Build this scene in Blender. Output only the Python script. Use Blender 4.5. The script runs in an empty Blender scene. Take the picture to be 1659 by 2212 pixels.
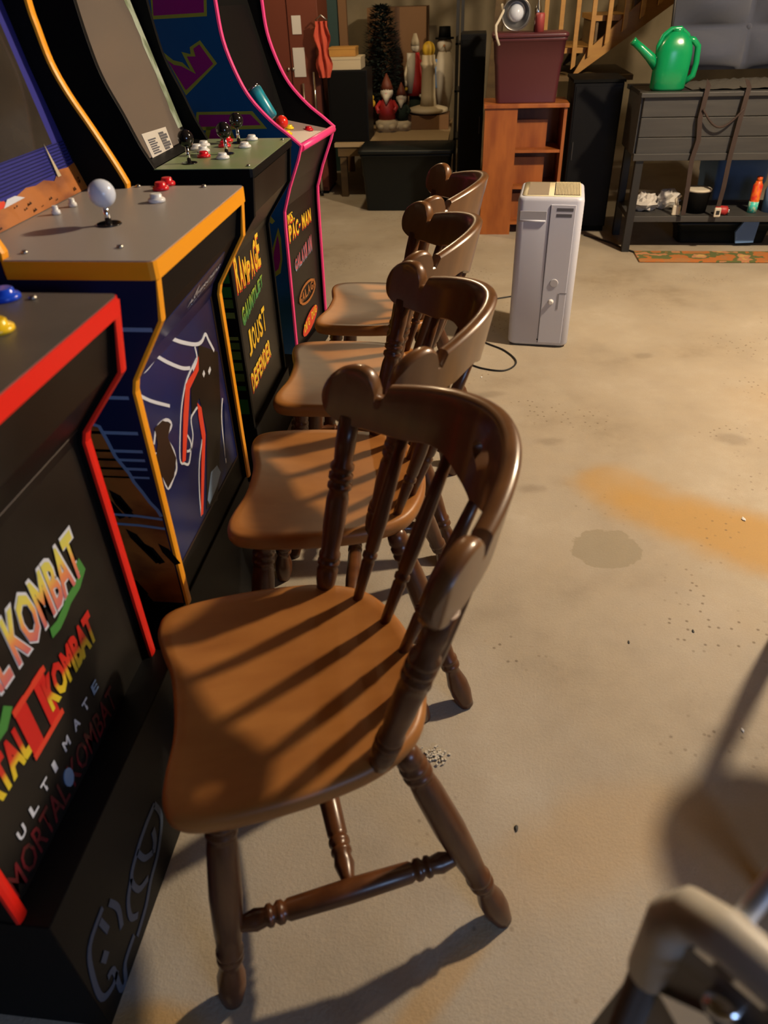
import bpy, math, random
from mathutils import Vector, Matrix
random.seed(7)
C = bpy.context.scene.collection
SC = bpy.context.scene
# ---------------------------------------------------------------- camera
FPX, CXP, CYP, CAMZ = 1565.0, 829.5, 1106.0, 1.30
def _n(v): return v.normalized()
_U = -_n(Vector((904-CXP, 3276-CYP, FPX)))
_vx = 1040-CXP
_F = _n(Vector((_vx, -(_U[0]*_vx+_U[2]*FPX)/_U[1], FPX)))
_X = -_F.cross(_U)
if _X[0] < 0: _X = -_X
CAM = Vector((0, 0, CAMZ))
def ray(px, py):
    d = Vector(((px-CXP)/FPX, (py-CYP)/FPX, 1.0))
    return Vector((_X.dot(d), _F.dot(d), _U.dot(d)))
def on_plane(px, py, p0, nrm):
    """point of a real plane in the room seen at a pixel of the photograph"""
    d = ray(px, py); t = (Vector(p0)-CAM).dot(nrm)/d.dot(nrm)
    return CAM+d*t
cam = bpy.data.cameras.new('camera'); co = bpy.data.objects.new('camera', cam); C.objects.link(co)
cam.sensor_fit = 'VERTICAL'; cam.sensor_height = 24.0; cam.sensor_width = 18.0
cam.lens = FPX/2212*24.0; cam.clip_start = 0.02
cx_, cy_, cz_ = (Vector((_X[i], _F[i], _U[i])) for i in range(3))
m = Matrix(((_X[0], -_X[1], -_X[2], 0), (_F[0], -_F[1], -_F[2], 0), (_U[0], -_U[1], -_U[2], CAMZ), (0, 0, 0, 1)))
co.matrix_world = m
SC.camera = co
cam.dof.use_dof = True; cam.dof.focus_distance = 2.3; cam.dof.aperture_fstop = 3.0
# ---------------------------------------------------------------- world, lights, exposure
w = bpy.data.worlds.new('world'); SC.world = w; w.use_nodes = True
w.node_tree.nodes['Background'].inputs[0].default_value = (1.0, 0.80, 0.58, 1)
w.node_tree.nodes['Background'].inputs[1].default_value = 0.008
def lamp(name, kind, loc, energy, color, size=.05, rot=None, sy=None):
    l = bpy.data.lights.new(name, kind); l.energy = energy; l.color = color
    if kind == 'AREA':
        l.size = size
        if sy: l.shape = 'RECTANGLE'; l.size_y = sy
    else: l.shadow_soft_size = size
    o = bpy.data.objects.new(name, l); C.objects.link(o); o.location = loc
    if rot: o.rotation_euler = rot
    return o
WARM = (1.0, 0.80, 0.56)
lamp('ceiling_bulb', 'POINT', (1.88, 2.55, 2.58), 450, WARM, .07)
lamp('far_bulb', 'POINT', (-0.75, 5.3, 2.25), 48, (1.0, .76, .45), .05)
lamp('window_light', 'AREA', (1.7, -1.3, 1.45), 24, (.40, .60, 1.0), 1.0, (math.radians(76), 0, math.radians(26)), .7)
SC.view_settings.view_transform = 'Standard'; SC.view_settings.look = 'None'
SC.view_settings.exposure = 0.0; SC.view_settings.gamma = 1.0
SC.view_settings.use_curve_mapping = False
# ---------------------------------------------------------------- materials
def mat(name, col, rough=.5, metal=0.0, spec=.5, noise=None, bump=None, coat=0, sheen=0, emit=None):
    mt = bpy.data.materials.new(name); mt.use_nodes = True
    nt = mt.node_tree; b = nt.nodes['Principled BSDF']
    b.inputs['Base Color'].default_value = (*col, 1); b.inputs['Roughness'].default_value = rough
    b.inputs['Metallic'].default_value = metal; b.inputs['Specular IOR Level'].default_value = spec
    b.inputs['Coat Weight'].default_value = coat; b.inputs['Coat Roughness'].default_value = .15
    if sheen: b.inputs['Sheen Weight'].default_value = sheen
    tc = nt.nodes.new('ShaderNodeTexCoord')
    if noise:                                   # (scale vector, colour 2, contrast)
        sc, c2, lo, hi = noise
        mp = nt.nodes.new('ShaderNodeMapping'); mp.inputs['Scale'].default_value = sc
        nz = nt.nodes.new('ShaderNodeTexNoise'); nz.inputs['Scale'].default_value = 1; nz.inputs['Detail'].default_value = 6
        rp = nt.nodes.new('ShaderNodeValToRGB')
        rp.color_ramp.elements[0].position = lo; rp.color_ramp.elements[0].color = (*col, 1)
        rp.color_ramp.elements[1].position = hi; rp.color_ramp.elements[1].color = (*c2, 1)
        nt.links.new(tc.outputs['Object'], mp.inputs[0]); nt.links.new(mp.outputs[0], nz.inputs['Vector'])
        nt.links.new(nz.outputs['Fac'], rp.inputs[0]); nt.links.new(rp.outputs[0], b.inputs['Base Color'])
    if bump:
        sc, st = bump
        n2 = nt.nodes.new('ShaderNodeTexNoise'); n2.inputs['Scale'].default_value = sc; n2.inputs['Detail'].default_value = 4
        bp = nt.nodes.new('ShaderNodeBump'); bp.inputs['Strength'].default_value = st; bp.inputs['Distance'].default_value = .002
        nt.links.new(tc.outputs['Object'], n2.inputs['Vector']); nt.links.new(n2.outputs['Fac'], bp.inputs['Height'])
        nt.links.new(bp.outputs[0], b.inputs['Normal'])
    return mt
M = {}
M['wood'] = mat('chair wood', (.105, .038, .010), .36, spec=.5, noise=((5, 34, 5), (.17, .070, .020), .3, .75), coat=.55)
M['seatwood'] = mat('seat wood', (.27, .098, .020), .42, spec=.4, noise=((7, 18, 4), (.37, .15, .034), .3, .72))
M['darkwood'] = mat('turned wood', (.065, .020, .006), .32, spec=.5, noise=((30, 30, 6), (.13, .046, .014), .3, .75), coat=.12)
M['black'] = mat('black laminate', (.0035, .0035, .004), .5, spec=.18, bump=(300, .1))
M['blackmatte'] = mat('black matte', (.003, .003, .003), .7, spec=.12)
M['panel'] = mat('dark printed panel', (.009, .008, .007), .36, spec=.35, noise=((6, 6, 6), (.016, .014, .012), .4, .7))
M['red'] = mat('red edge trim', (.78, .016, .008), .35)
M['yellow'] = mat('amber edge trim', (.90, .36, .012), .35)
M['pink'] = mat('pink edge trim', (.92, .06, .27), .4)
M['mkdeck'] = mat('dark grey deck overlay', (.085, .078, .070), .33, noise=((8, 8, 8), (.12, .105, .092), .35, .7))
M['astdeck'] = mat('grey deck overlay', (.32, .29, .27), .34, bump=(600, .12))
M['mvcdeck'] = mat('sage green deck overlay', (.20, .27, .13), .30, noise=((7, 7, 7), (.27, .27, .19), .45, .75))
M['pacdeck'] = mat('taupe deck overlay', (.36, .27, .25), .4)
M['navy'] = mat('navy print', (.008, .014, .055), .34)
M['blueart'] = mat('night blue print', (.007, .017, .105), .24, noise=((4, 4, 4), (.012, .013, .055), .35, .65))
M['white'] = mat('white ink', (.62, .66, .74), .4)
M['paleblue'] = mat('pale blue ink', (.20, .30, .46), .4)
M['orange'] = mat('orange rock print', (.40, .13, .022), .45, noise=((9, 5, 14), (.20, .055, .012), .45, .6))
M['brownart'] = mat('brown print', (.022, .010, .006), .4)
M['redart'] = mat('red ink', (.70, .055, .025), .4)
M['darkred'] = mat('dark red ink', (.16, .012, .018), .4, noise=((40, 40, 12), (.035, .02, .015), .4, .7))
M['yellowart'] = mat('yellow ink', (.90, .62, .04), .4)
M['pinkart'] = mat('pink ink', (.55, .11, .14), .4)
M['greenart'] = mat('green ink', (.06, .25, .05), .4)
M['pacblue'] = mat('deep blue print', (.008, .10, .27), .4, bump=(500, .1))
M['magenta'] = mat('magenta print', (.36, .012, .21), .4)
M['olive'] = mat('olive outline print', (.42, .42, .05), .4)
M['bezelblue'] = mat('violet blue bezel print', (.045, .045, .26), .18, spec=.6)
M['screen'] = mat('dark screen glass', (.035, .028, .022), .10, spec=.7, noise=((6, 6, 6), (.06, .05, .038), .4, .7))
M['screen2'] = mat('grey screen glass', (.135, .112, .098), .12, spec=.7)
M['chrome'] = mat('chrome', (.75, .76, .78), .12, 1.0)
M['steel'] = mat('brushed steel', (.45, .43, .40), .35, 1.0)
M['ballwhite'] = mat('white ball', (.62, .68, .80), .22)
M['ballblack'] = mat('black ball', (.008, .007, .008), .10, spec=.7)
M['ballred'] = mat('red ball', (.75, .03, .015), .2)
M['btnwhite'] = mat('white button', (.72, .72, .72), .25)
M['btnred'] = mat('red button', (.60, .01, .02), .25)
M['btnblue'] = mat('blue button', (.01, .07, .65), .2)
M['btnyellow'] = mat('yellow button', (.92, .60, .02), .2)
M['plastic'] = mat('white plastic', (.56, .58, .68), .42, bump=(200, .04))
M['cream'] = mat('cream plastic', (.66, .58, .38), .45)
M['greylab'] = mat('grey print', (.10, .10, .12), .5)
M['green'] = mat('green plastic', (.003, .25, .085), .22, spec=.6)
M['greencap'] = mat('dark green plastic', (.003, .12, .04), .3)
M['maroon'] = mat('maroon plastic', (.085, .020, .026), .38, bump=(120, .05))
M['laminate'] = mat('cherry laminate', (.38, .115, .022), .42, noise=((14, 14, 3.2), (.24, .062, .012), .38, .66))
M['tote'] = mat('black plastic', (.005, .007, .007), .45, spec=.3)
M['fabric'] = mat('grey cushion fabric', (.045, .052, .080), .9, sheen=.3, bump=(400, .5))
M['greywood'] = mat('grey painted wood', (.034, .033, .032), .55, noise=((3, 40, 40), (.046, .044, .041), .4, .65))
M['greydark'] = mat('dark grey painted wood', (.014, .013, .012), .5)
M['strap'] = mat('brown webbing', (.035, .020, .016), .8)
M['pine'] = mat('pine lumber', (.42, .22, .045), .55, noise=((5, 5, 30), (.36, .17, .035), .35, .7))
M['pinedark'] = mat('weathered lumber', (.14, .085, .028), .6, noise=((4, 4, 20), (.08, .045, .014), .35, .7))
M['card'] = mat('cardboard', (.17, .085, .033), .8)
M['paper'] = mat('paper', (.55, .52, .48), .7)
M['rubber'] = mat('black rubber', (.012, .012, .014), .5)
M['teal'] = mat('teal can print', (.01, .26, .36), .28, noise=((20, 20, 14), (.02, .12, .18), .45, .6))
M['orangecan'] = mat('orange can print', (.80, .20, .02), .35, noise=((40, 40, 24), (.65, .03, .02), .42, .6))
M['statue'] = mat('cream plaster', (.50, .42, .28), .6)
M['statuewhite'] = mat('off white plaster', (.55, .50, .40), .6)
M['statuered'] = mat('red paint', (.36, .02, .02), .5)
M['yellowpaint'] = mat('yellow paint', (.60, .38, .03), .5)
M['evergreen'] = mat('artificial evergreen', (.006, .016, .009), .9)
M['bluelight'] = mat('light blue plastic', (.12, .22, .42), .4)
M['reddoor'] = mat('red brown painted board', (.12, .025, .009), .6)
M['salmon'] = mat('salmon cloth', (.50, .07, .035), .8)
M['tealboard'] = mat('dark teal board', (.02, .05, .045), .6)
M['plinth'] = mat('wall plaster', (.13, .095, .05), .9, noise=((2, 2, 2), (.07, .05, .025), .4, .65))
M['grey'] = mat('grey moulded plastic', (.17, .15, .135), .38)
M['greylight'] = mat('pale grey plastic', (.46, .43, .38), .4)
M['railmetal'] = mat('polished rail metal', (.72, .82, .98), .32, .85)
M['candlered'] = mat('dusty red wax', (.30, .05, .05), .5)
# printed gradients (ink that changes colour along the height of the letters)
def grad(name, stops, z0, z1, rough=.4):
    mt = bpy.data.materials.new(name); mt.use_nodes = True; nt = mt.node_tree; b = nt.nodes['Principled BSDF']
    b.inputs['Roughness'].default_value = rough
    tc = nt.nodes.new('ShaderNodeTexCoord'); sp = nt.nodes.new('ShaderNodeSeparateXYZ')
    mr = nt.nodes.new('ShaderNodeMapRange'); mr.inputs['From Min'].default_value = z0; mr.inputs['From Max'].default_value = z1
    rp = nt.nodes.new('ShaderNodeValToRGB'); e = rp.color_ramp.elements
    while len(e) < len(stops): e.new(.5)
    for i, (p, c) in enumerate(stops): e[i].position = p; e[i].color = (*c, 1)
    nt.links.new(tc.outputs['Object'], sp.inputs[0]); nt.links.new(sp.outputs['Y'], mr.inputs[0])
    nt.links.new(mr.outputs[0], rp.inputs[0]); nt.links.new(rp.outputs[0], b.inputs['Base Color'])
    return mt
# floor ------------------------------------------------------------
def floor_mat():
    mt = bpy.data.materials.new('stained concrete'); mt.use_nodes = True; nt = mt.node_tree; b = nt.nodes['Principled BSDF']
    b.inputs['Roughness'].default_value = .62; b.inputs['Specular IOR Level'].default_value = .35
    N = nt.nodes.new; Lk = nt.links.new
    tc = N('ShaderNodeTexCoord')
    def noise(scale, det=5, rough=.55):
        n = N('ShaderNodeTexNoise'); n.inputs['Scale'].default_value = scale; n.inputs['Detail'].default_value = det
        n.inputs['Roughness'].default_value = rough; Lk(tc.outputs['Object'], n.inputs['Vector']); return n
    def ramp(src, a, bb, ca, cb):
        r = N('ShaderNodeValToRGB'); r.color_ramp.elements[0].position = a; r.color_ramp.elements[1].position = bb
        r.color_ramp.elements[0].color = ca; r.color_ramp.elements[1].color = cb; Lk(src, r.inputs[0]); return r
    def mix(fac, c1, c2, blend='MIX'):
        x = N('ShaderNodeMix'); x.data_type = 'RGBA'; x.blend_type = blend
        if isinstance(fac, float): x.inputs[0].default_value = fac
        else: Lk(fac, x.inputs[0])
        for s, c in ((6, c1), (7, c2)):
            if isinstance(c, tuple): x.inputs[s].default_value = c
            else: Lk(c, x.inputs[s])
        return x.outputs[2]
    W = (1, 1, 1, 1); K = (0, 0, 0, 1)
    base = mix(ramp(noise(1.6, 6).outputs['Fac'], .35, .68, K, W).outputs[0], (.29, .24, .175, 1), (.49, .44, .36, 1))
    base = mix(ramp(noise(9, 6, .65).outputs['Fac'], .35, .75, K, W).outputs[0], base, (.40, .34, .255, 1))
    warp = noise(3.2, 4); warp2 = noise(14, 4)
    def blob(x, y, rx, ry, ang, soft, warpamt, src):
        mp = N('ShaderNodeMapping'); mp.vector_type = 'TEXTURE'
        mp.inputs['Location'].default_value = (x, y, 0); mp.inputs['Rotation'].default_value = (0, 0, ang)
        mp.inputs['Scale'].default_value = (rx, ry, 1); Lk(tc.outputs['Object'], mp.inputs[0])
        ln = N('ShaderNodeVectorMath'); ln.operation = 'LENGTH'; Lk(mp.outputs[0], ln.inputs[0])
        a = N('ShaderNodeMath'); a.operation = 'MULTIPLY_ADD'; Lk(src.outputs['Fac'], a.inputs[0])
        a.inputs[1].default_value = warpamt; Lk(ln.outputs['Value'], a.inputs[2])
        r = N('ShaderNodeMapRange'); r.interpolation_type = 'SMOOTHSTEP'; Lk(a.outputs[0], r.inputs['Value'])
        r.inputs['From Min'].default_value = 1+warpamt*.5-soft; r.inputs['From Max'].default_value = 1+warpamt*.5+soft*.4
        r.inputs['To Min'].default_value = 1; r.inputs['To Max'].default_value = 0
        return r.outputs['Result']
    def scaled(f, k):
        q = N('ShaderNodeMath'); q.operation = 'MULTIPLY'; Lk(f, q.inputs[0]); q.inputs[1].default_value = k; return q.outputs[0]
    rust = (.46, .27, .075, 1)
    for (x, y, rx, ry, an, k) in ((.80, 1.74, .44, .17, -.55, .9), (.50, 1.99, .13, .12, .5, .5), (.30, .78, .26, .11, .5, .32), (.0, .50, .16, .03, .9, .5), (-.45, .39, .10, .05, 0, .8), (.62, .80, .3, .15, .3, .5), (1.5, 2.6, .5, .3, .3, .3)):
        base = mix(scaled(blob(x, y, rx, ry, an, .55, 1.1, warp), k), base, rust)
    base = mix(scaled(blob(.415, 1.655, .105, .085, .1, .05, .9, warp2), .62), base, (.25, .215, .145, 1))
    for (x, y, rx, ry) in ((.30, 2.25, .055, .03), (.13, 2.14, .06, .05), (.22, 1.95, .05, .03), (.93, 2.3, .06, .05), (.75, 3.0, .05, .03), (.1, 2.6, .07, .03)):
        base = mix(scaled(blob(x, y, rx, ry, .2, .7, 1.4, warp2), .5), base, (.20, .165, .125, 1))
    # small dark grit and specks
    vo = N('ShaderNodeTexVoronoi'); vo.voronoi_dimensions = '2D'; vo.inputs['Scale'].default_value = 24; vo.inputs['Randomness'].default_value = 1; Lk(tc.outputs['Object'], vo.inputs['Vector'])
    sp = ramp(vo.outputs['Distance'], .05, .12, W, K).outputs[0]
    gate = ramp(noise(2.3, 3).outputs['Fac'], .55, .62, K, W).outputs[0]
    g = N('ShaderNodeMath'); g.operation = 'MULTIPLY'; Lk(sp, g.inputs[0]); Lk(gate, g.inputs[1])
    base = mix(scaled(g.outputs[0], .75), base, (.12, .085, .055, 1))
    fine = noise(260, 3, .7)
    base = mix(scaled(ramp(fine.outputs['Fac'], .3, .7, W, K).outputs[0], .22), base, (.22, .17, .11, 1))
    Lk(base, b.inputs['Base Color'])
    bp = N('ShaderNodeBump'); bp.inputs['Strength'].default_value = .45; bp.inputs['Distance'].default_value = .0035
    ad = N('ShaderNodeMath'); ad.operation = 'ADD'; Lk(noise(150, 4, .7).outputs['Fac'], ad.inputs[0]); Lk(noise(14, 4).outputs['Fac'], ad.inputs[1])
    Lk(ad.outputs[0], bp.inputs['Height']); Lk(bp.outputs[0], b.inputs['Normal'])
    return mt
M['floor'] = floor_mat()
# rug: printed leaves
def rug_mat():
    mt = bpy.data.materials.new('leaf print rug'); mt.use_nodes = True; nt = mt.node_tree; b = nt.nodes['Principled BSDF']
    b.inputs['Roughness'].default_value = .95
    tc = nt.nodes.new('ShaderNodeTexCoord'); vo = nt.nodes.new('ShaderNodeTexVoronoi'); vo.inputs['Scale'].default_value = 9
    nz = nt.nodes.new('ShaderNodeTexNoise'); nz.inputs['Scale'].default_value = 8; nz.inputs['Detail'].default_value = 3
    rp = nt.nodes.new('ShaderNodeValToRGB'); rp.color_ramp.interpolation = 'CONSTANT'; e = rp.color_ramp.elements
    cs = [(0, (.36, .16, .05)), (.38, (.42, .14, .03)), (.47, (.10, .12, .035)), (.56, (.45, .20, .09)), (.64, (.50, .34, .10))]
    while len(e) < len(cs): e.new(.5)
    for i, (p, c) in enumerate(cs): e[i].position = p; e[i].color = (*c, 1)
    nt.links.new(tc.outputs['Object'], nz.inputs['Vector']); nt.links.new(nz.outputs['Fac'], rp.inputs[0])
    nt.links.new(rp.outputs[0], b.inputs['Base Color'])
    return mt
M['rug'] = rug_mat()
M['bezelline'] = mat('dark blue line print', (.014, .016, .09), .3)
# ---------------------------------------------------------------- mesh helpers
class MB:
    def __init__(s): s.v = []; s.f = []; s.sm = []
    def add(s, vs, fs, smooth=False):
        o = len(s.v); s.v += [tuple(v) for v in vs]; s.f += [tuple(i+o for i in f) for f in fs]; s.sm += [smooth]*len(fs); return s
    def box(s, c, d, rz=0):
        x, y, z = (k/2 for k in d); a, b = math.cos(rz), math.sin(rz); vs = []
        for k in (-z, z):
            for (i, j) in ((-x, -y), (x, -y), (x, y), (-x, y)): vs.append((c[0]+i*a-j*b, c[1]+i*b+j*a, c[2]+k))
        return s.add(vs, [(3, 2, 1, 0), (4, 5, 6, 7), (0, 1, 5, 4), (1, 2, 6, 5), (2, 3, 7, 6), (3, 0, 4, 7)])
    def bb(s, a, b): return s.box([(a[i]+b[i])/2 for i in range(3)], [abs(b[i]-a[i]) for i in range(3)])
    def tube(s, path, r, n=10, closed=False, cap=True):
        P = [Vector(p) for p in path]; R = r if isinstance(r, (list, tuple)) else [r]*len(P)
        N_ = len(P); up = None; vs = []
        for i, p in enumerate(P):
            t = (P[(i+1) % N_]-P[i-1]) if closed else (P[min(i+1, N_-1)]-P[max(i-1, 0)])
            if t.length < 1e-9: t = Vector((0, 0, 1))
            t.normalize()
            if up is None: up = Vector((0, 0, 1)) if abs(t.z) < .9 else Vector((1, 0, 0))
            a = t.cross(up); 
            if a.length < 1e-5: a = t.orthogonal()
            a.normalize(); b_ = a.cross(t).normalized(); up = b_
            for k in range(n):
                q = 2*math.pi*k/n; vs.append(p+(a*math.cos(q)+b_*math.sin(q))*R[i])
        fs = []
        for i in range(N_ if closed else N_-1):
            j = (i+1) % N_
            for k in range(n): l = (k+1) % n; fs.append((i*n+k, i*n+l, j*n+l, j*n+k))
        s.add(vs, fs, True)
        if cap and not closed:
            o = len(s.v)-len(vs)
            s.f += [tuple(o+k for k in range(n))[::-1], tuple(o+(N_-1)*n+k for k in range(n))]; s.sm += [False, False]
        return s
    def lathe(s, p0, p1, prof, n=20):
        """prof: (t along p0->p1, radius)"""
        p0 = Vector(p0); p1 = Vector(p1); ax = p1-p0; t = ax.normalized(); a = t.orthogonal().normalized(); b_ = t.cross(a)
        vs = []
        for (q, r) in prof:
            c = p0+ax*q
            for k in range(n): w_ = 2*math.pi*k/n; vs.append(c+(a*math.cos(w_)+b_*math.sin(w_))*max(r, 1e-5))
        fs = [(i*n+k, i*n+(k+1) % n, (i+1)*n+(k+1) % n, (i+1)*n+k) for i in range(len(prof)-1) for k in range(n)]
        s.add(vs, fs, True); o = len(s.v)-len(vs); L = len(prof)
        s.f += [tuple(o+k for k in range(n))[::-1], tuple(o+(L-1)*n+k for k in range(n))]; s.sm += [False, False]
        return s
    def ball(s, c, r, n=18, m_=11, sc=(1, 1, 1)):
        vs = [(c[0], c[1], c[2]-r*sc[2])]; 
        for i in range(1, m_):
            th = math.pi*i/m_
            for k in range(n):
                q = 2*math.pi*k/n; vs.append((c[0]+r*sc[0]*math.sin(th)*math.cos(q), c[1]+r*sc[1]*math.sin(th)*math.sin(q), c[2]-r*sc[2]*math.cos(th)))
        vs.append((c[0], c[1], c[2]+r*sc[2])); L = len(vs)-1; fs = []
        for k in range(n): fs.append((0, 1+(k+1) % n, 1+k)); fs.append((L, L-n+k, L-n+(k+1) % n))
        for i in range(m_-2):
            for k in range(n): a = 1+i*n; fs.append((a+k, a+(k+1) % n, a+n+(k+1) % n, a+n+k))
        return s.add(vs, fs, True)
    def prism(s, poly, e, org=None):
        """poly: 3-D points of a planar outline; e: extrusion vector"""
        P = [Vector(p) for p in poly]; e = Vector(e); n = len(P)
        vs = P+[p+e for p in P]; fs = [tuple(range(n))[::-1], tuple(range(n, 2*n))]+[(i, (i+1) % n, n+(i+1) % n, n+i) for i in range(n)]
        return s.add(vs, fs)
    def build(s, name, m_, parent=None, bevel=0, seg=2, fix=True):
        me = bpy.data.meshes.new(name); me.from_pydata(s.v, [], s.f); me.validate()
        for p, q in zip(me.polygons, s.sm): p.use_smooth = q
        if fix:
            import bmesh
            bm = bmesh.new(); bm.from_mesh(me); bmesh.ops.recalc_face_normals(bm, faces=bm.faces); bm.to_mesh(me); bm.free()
        me.materials.append(M[m_] if isinstance(m_, str) else m_)
        o = bpy.data.objects.new(name, me); C.objects.link(o)
        if parent: o.parent = parent
        if bevel:
            b = o.modifiers.new('bevel', 'BEVEL'); b.width = bevel; b.segments = seg; b.limit_method = 'ANGLE'; b.angle_limit = math.radians(40)
            b.harden_normals = False
        return o
def tag(o, label, cat, group=None):
    o['label'] = label; o['category'] = cat
    if group: o['group'] = group
    return o
def thing(name, label, cat, loc=(0, 0, 0), rz=0, group=None):
    o = bpy.data.objects.new(name, None); C.objects.link(o); o.location = loc; o.rotation_euler = (0, 0, rz); o.empty_display_size = .05
    return tag(o, label, cat, group)
def struct(name, mb, m_, **k):
    o = mb.build(name, m_, **k); o['kind'] = 'structure'; return o
def wm(o):                                     # world matrix from location and z rotation only
    return Matrix.Translation(o.location) @ Matrix.Rotation(o.rotation_euler.z, 4, 'Z')
# ---------------------------------------------------------------- room
struct('floor', MB().bb((-2.4, -3.2, -.1), (3.6, 10.4, 0)), 'floor')
struct('wall_back', MB().bb((-2.4, 10.3, 0), (3.6, 10.4, 2.7)), 'plinth')
struct('wall_left', MB().bb((-2.5, -3.2, 0), (-2.4, 10.4, 2.7)), 'plinth')
struct('wall_right', MB().bb((3.6, -3.2, 0), (3.7, 10.4, 2.7)), 'plinth')
struct('wall_front', MB().bb((-2.5, -3.3, 0), (3.7, -3.2, 2.7)), 'plinth')
struct('ceiling', MB().bb((-2.5, -3.3, 2.7), (3.7, 10.4, 2.8)), 'pinedark')
# ---------------------------------------------------------------- chairs
def catmull(P, n=6):
    out = []; L = len(P)
    for i in range(L):
        a, b, c, d = P[i-1], P[i], P[(i+1) % L], P[(i+2) % L]
        for k in range(n):
            t = k/n; out.append(tuple(.5*((2*b[j])+(-a[j]+c[j])*t+(2*a[j]-5*b[j]+4*c[j]-d[j])*t*t+(-a[j]+3*b[j]-3*c[j]+d[j])*t**3) for j in range(2)))
    return out
def seat_mb():
    half = [(-.184, 0), (-.187, .06), (-.200, .12), (-.204, .16), (-.192, .192), (-.155, .207), (-.08, .211), (.01, .205), (.085, .188), (.145, .150), (.178, .08)]
    P = half+[(.188, 0)]+[(u, -v) for u, v in half[:0:-1]]
    O = catmull(P, 5); n = len(O); mb = MB()
    rings = [(.0, .434), (.55, .434), (.93, .434), (.985, .440), (1.0, .450), (1.0, .459), (.985, .467), (.95, .470), (.88, .468), (.7, .463), (.4, .459), (.0, .458)]
    vs = []; fs = []
    for s_, z in rings:
        for (u, v) in O: vs.append((u*s_, v*s_, z))
    for i in range(len(rings)-1):
        for k in range(n): fs.append((i*n+k, i*n+(k+1) % n, (i+1)*n+(k+1) % n, (i+1)*n+k))
    return mb.add(vs, fs, True)
def rail_u(v): return .290-.135*(abs(v)/.228)**1.9
def rail_top(v):
    a = abs(v)
    if a < .183: return .857-.030*(a/.183)**2
    if a < .189: return .827-.020*(a-.183)/.006
    if a < .197: return .807
    q = (a-.222)/(.026 if a < .222 else .0365)                    # the rounded ear
    return .800+.047*math.sqrt(max(0, 1-q*q*(.93 if a < .222 else 1)))
def rail_bot(v):
    a = abs(v)
    if a < .05: return .728+.016*(a/.05)
    if a < .15: return .744+.014*math.sin((a-.05)/.1*math.pi)+.008*(a-.05)/.1
    if a < .222: return .752
    q = (a-.222)/.0365; return .795-.043*math.sqrt(max(0, 1-q*q))
def rail_mb():
    vs_ = []; a = -.270
    samples = sorted(set([round(-.222+.444*i/72, 4) for i in range(73)]+[s_*q for s_ in (-1, 1) for q in (.183, .189, .196)+tuple(.222+.0362*math.sin(k*math.pi/24) for k in range(1, 13))]))
    T = .025; rows = []
    for v in samples:
        zt, zb = rail_top(v), rail_bot(v); u = rail_u(v)
        d = (rail_u(v+.001)-rail_u(v-.001))/.002; nx, ny = 1/math.hypot(1, d), -d/math.hypot(1, d)
        end = min(1, max(.25, (.262-abs(v))/.012)); th = T*end**.5
        if zt-zb < .006: zt = zb+.006
        pts = []
        prof = [(-.5, 0, .004), (-.5, .3, 0), (-.5, .7, 0), (-.5, 1, -.006), (-.36, 1, -.0018), (-.15, 1, 0), (.15, 1, 0), (.36, 1, -.0018), (.5, 1, -.006), (.5, .7, 0), (.5, .3, 0), (.5, 0, .004), (.3, 0, 0), (-.3, 0, 0)]
        for (q, h, dz) in prof:
            z = zb+(zt-zb)*h+dz; lean = (z-.80)*.22
            pts.append((u+lean+nx*q*th, v+ny*q*th, z))
        rows.append(pts)
    mb = MB(); n = len(rows[0]); V = [p for r_ in rows for p in r_]; Fc = []
    for i in range(len(rows)-1):
        for k in range(n): Fc.append((i*n+k, i*n+(k+1) % n, (i+1)*n+(k+1) % n, (i+1)*n+k))
    Fc.append(tuple(range(n))[::-1]); Fc.append(tuple((len(rows)-1)*n+k for k in range(n)))
    return mb.add(V, Fc, True)
def heart_cut(o):
    """opens the heart shaped hand hole through the crest rail"""
    P = []
    for i in range(40):
        t = 2*math.pi*i/40; x = 16*math.sin(t)**3; y = 13*math.cos(t)-5*math.cos(2*t)-2*math.cos(3*t)-math.cos(4*t)
        P.append((.2, x*.00165, .797+y*.00135))
    c = MB().prism(P, (.2, 0, 0)).build('cutter', 'wood')
    b = o.modifiers.new('b', 'BOOLEAN'); b.object = c; b.operation = 'DIFFERENCE'; b.solver = 'EXACT'
    dg = bpy.context.evaluated_depsgraph_get(); me = bpy.data.meshes.new_from_object(o.evaluated_get(dg))
    o.modifiers.clear(); o.data = me; bpy.data.objects.remove(c)
    try: me.set_sharp_from_angle(angle=math.radians(38))
    except Exception: pass
def turned(parts, base):
    """parts: list of (t, r) with beads; returns profile"""
    return parts
LEG = [(0, .015), (.03, .019), (.06, .021), (.075, .017), (.085, .022), (.10, .022), (.11, .017), (.12, .0225), (.135, .0225), (.145, .017), (.16, .020), (.22, .0225), (.42, .0245), (.60, .0215), (.70, .018), (.71, .021), (.725, .021), (.735, .0165), (.745, .0205), (.76, .0205), (.77, .015), (.80, .0165), (.86, .0225), (.92, .0225), (.97, .0185), (1, .0165)]
POST = [(0, .013), (.06, .017), (.13, .0185), (.16, .014), (.17, .019), (.19, .019), (.20, .014), (.21, .0185), (.23, .0185), (.25, .0155), (.40, .0185), (.55, .0185), (.60, .0155), (.615, .020), (.635, .020), (.65, .014), (.665, .020), (.69, .020), (.70, .0145), (.72, .0195), (.74, .0195), (.76, .015), (.85, .0165), (1, .016)]
SPIN = [(0, .008), (.15, .0095), (.26, .011), (.28, .0085), (.29, .0125), (.31, .0125), (.32, .0085), (.34, .0115), (.5, .0125), (.75, .0105), (1, .008)]
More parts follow.
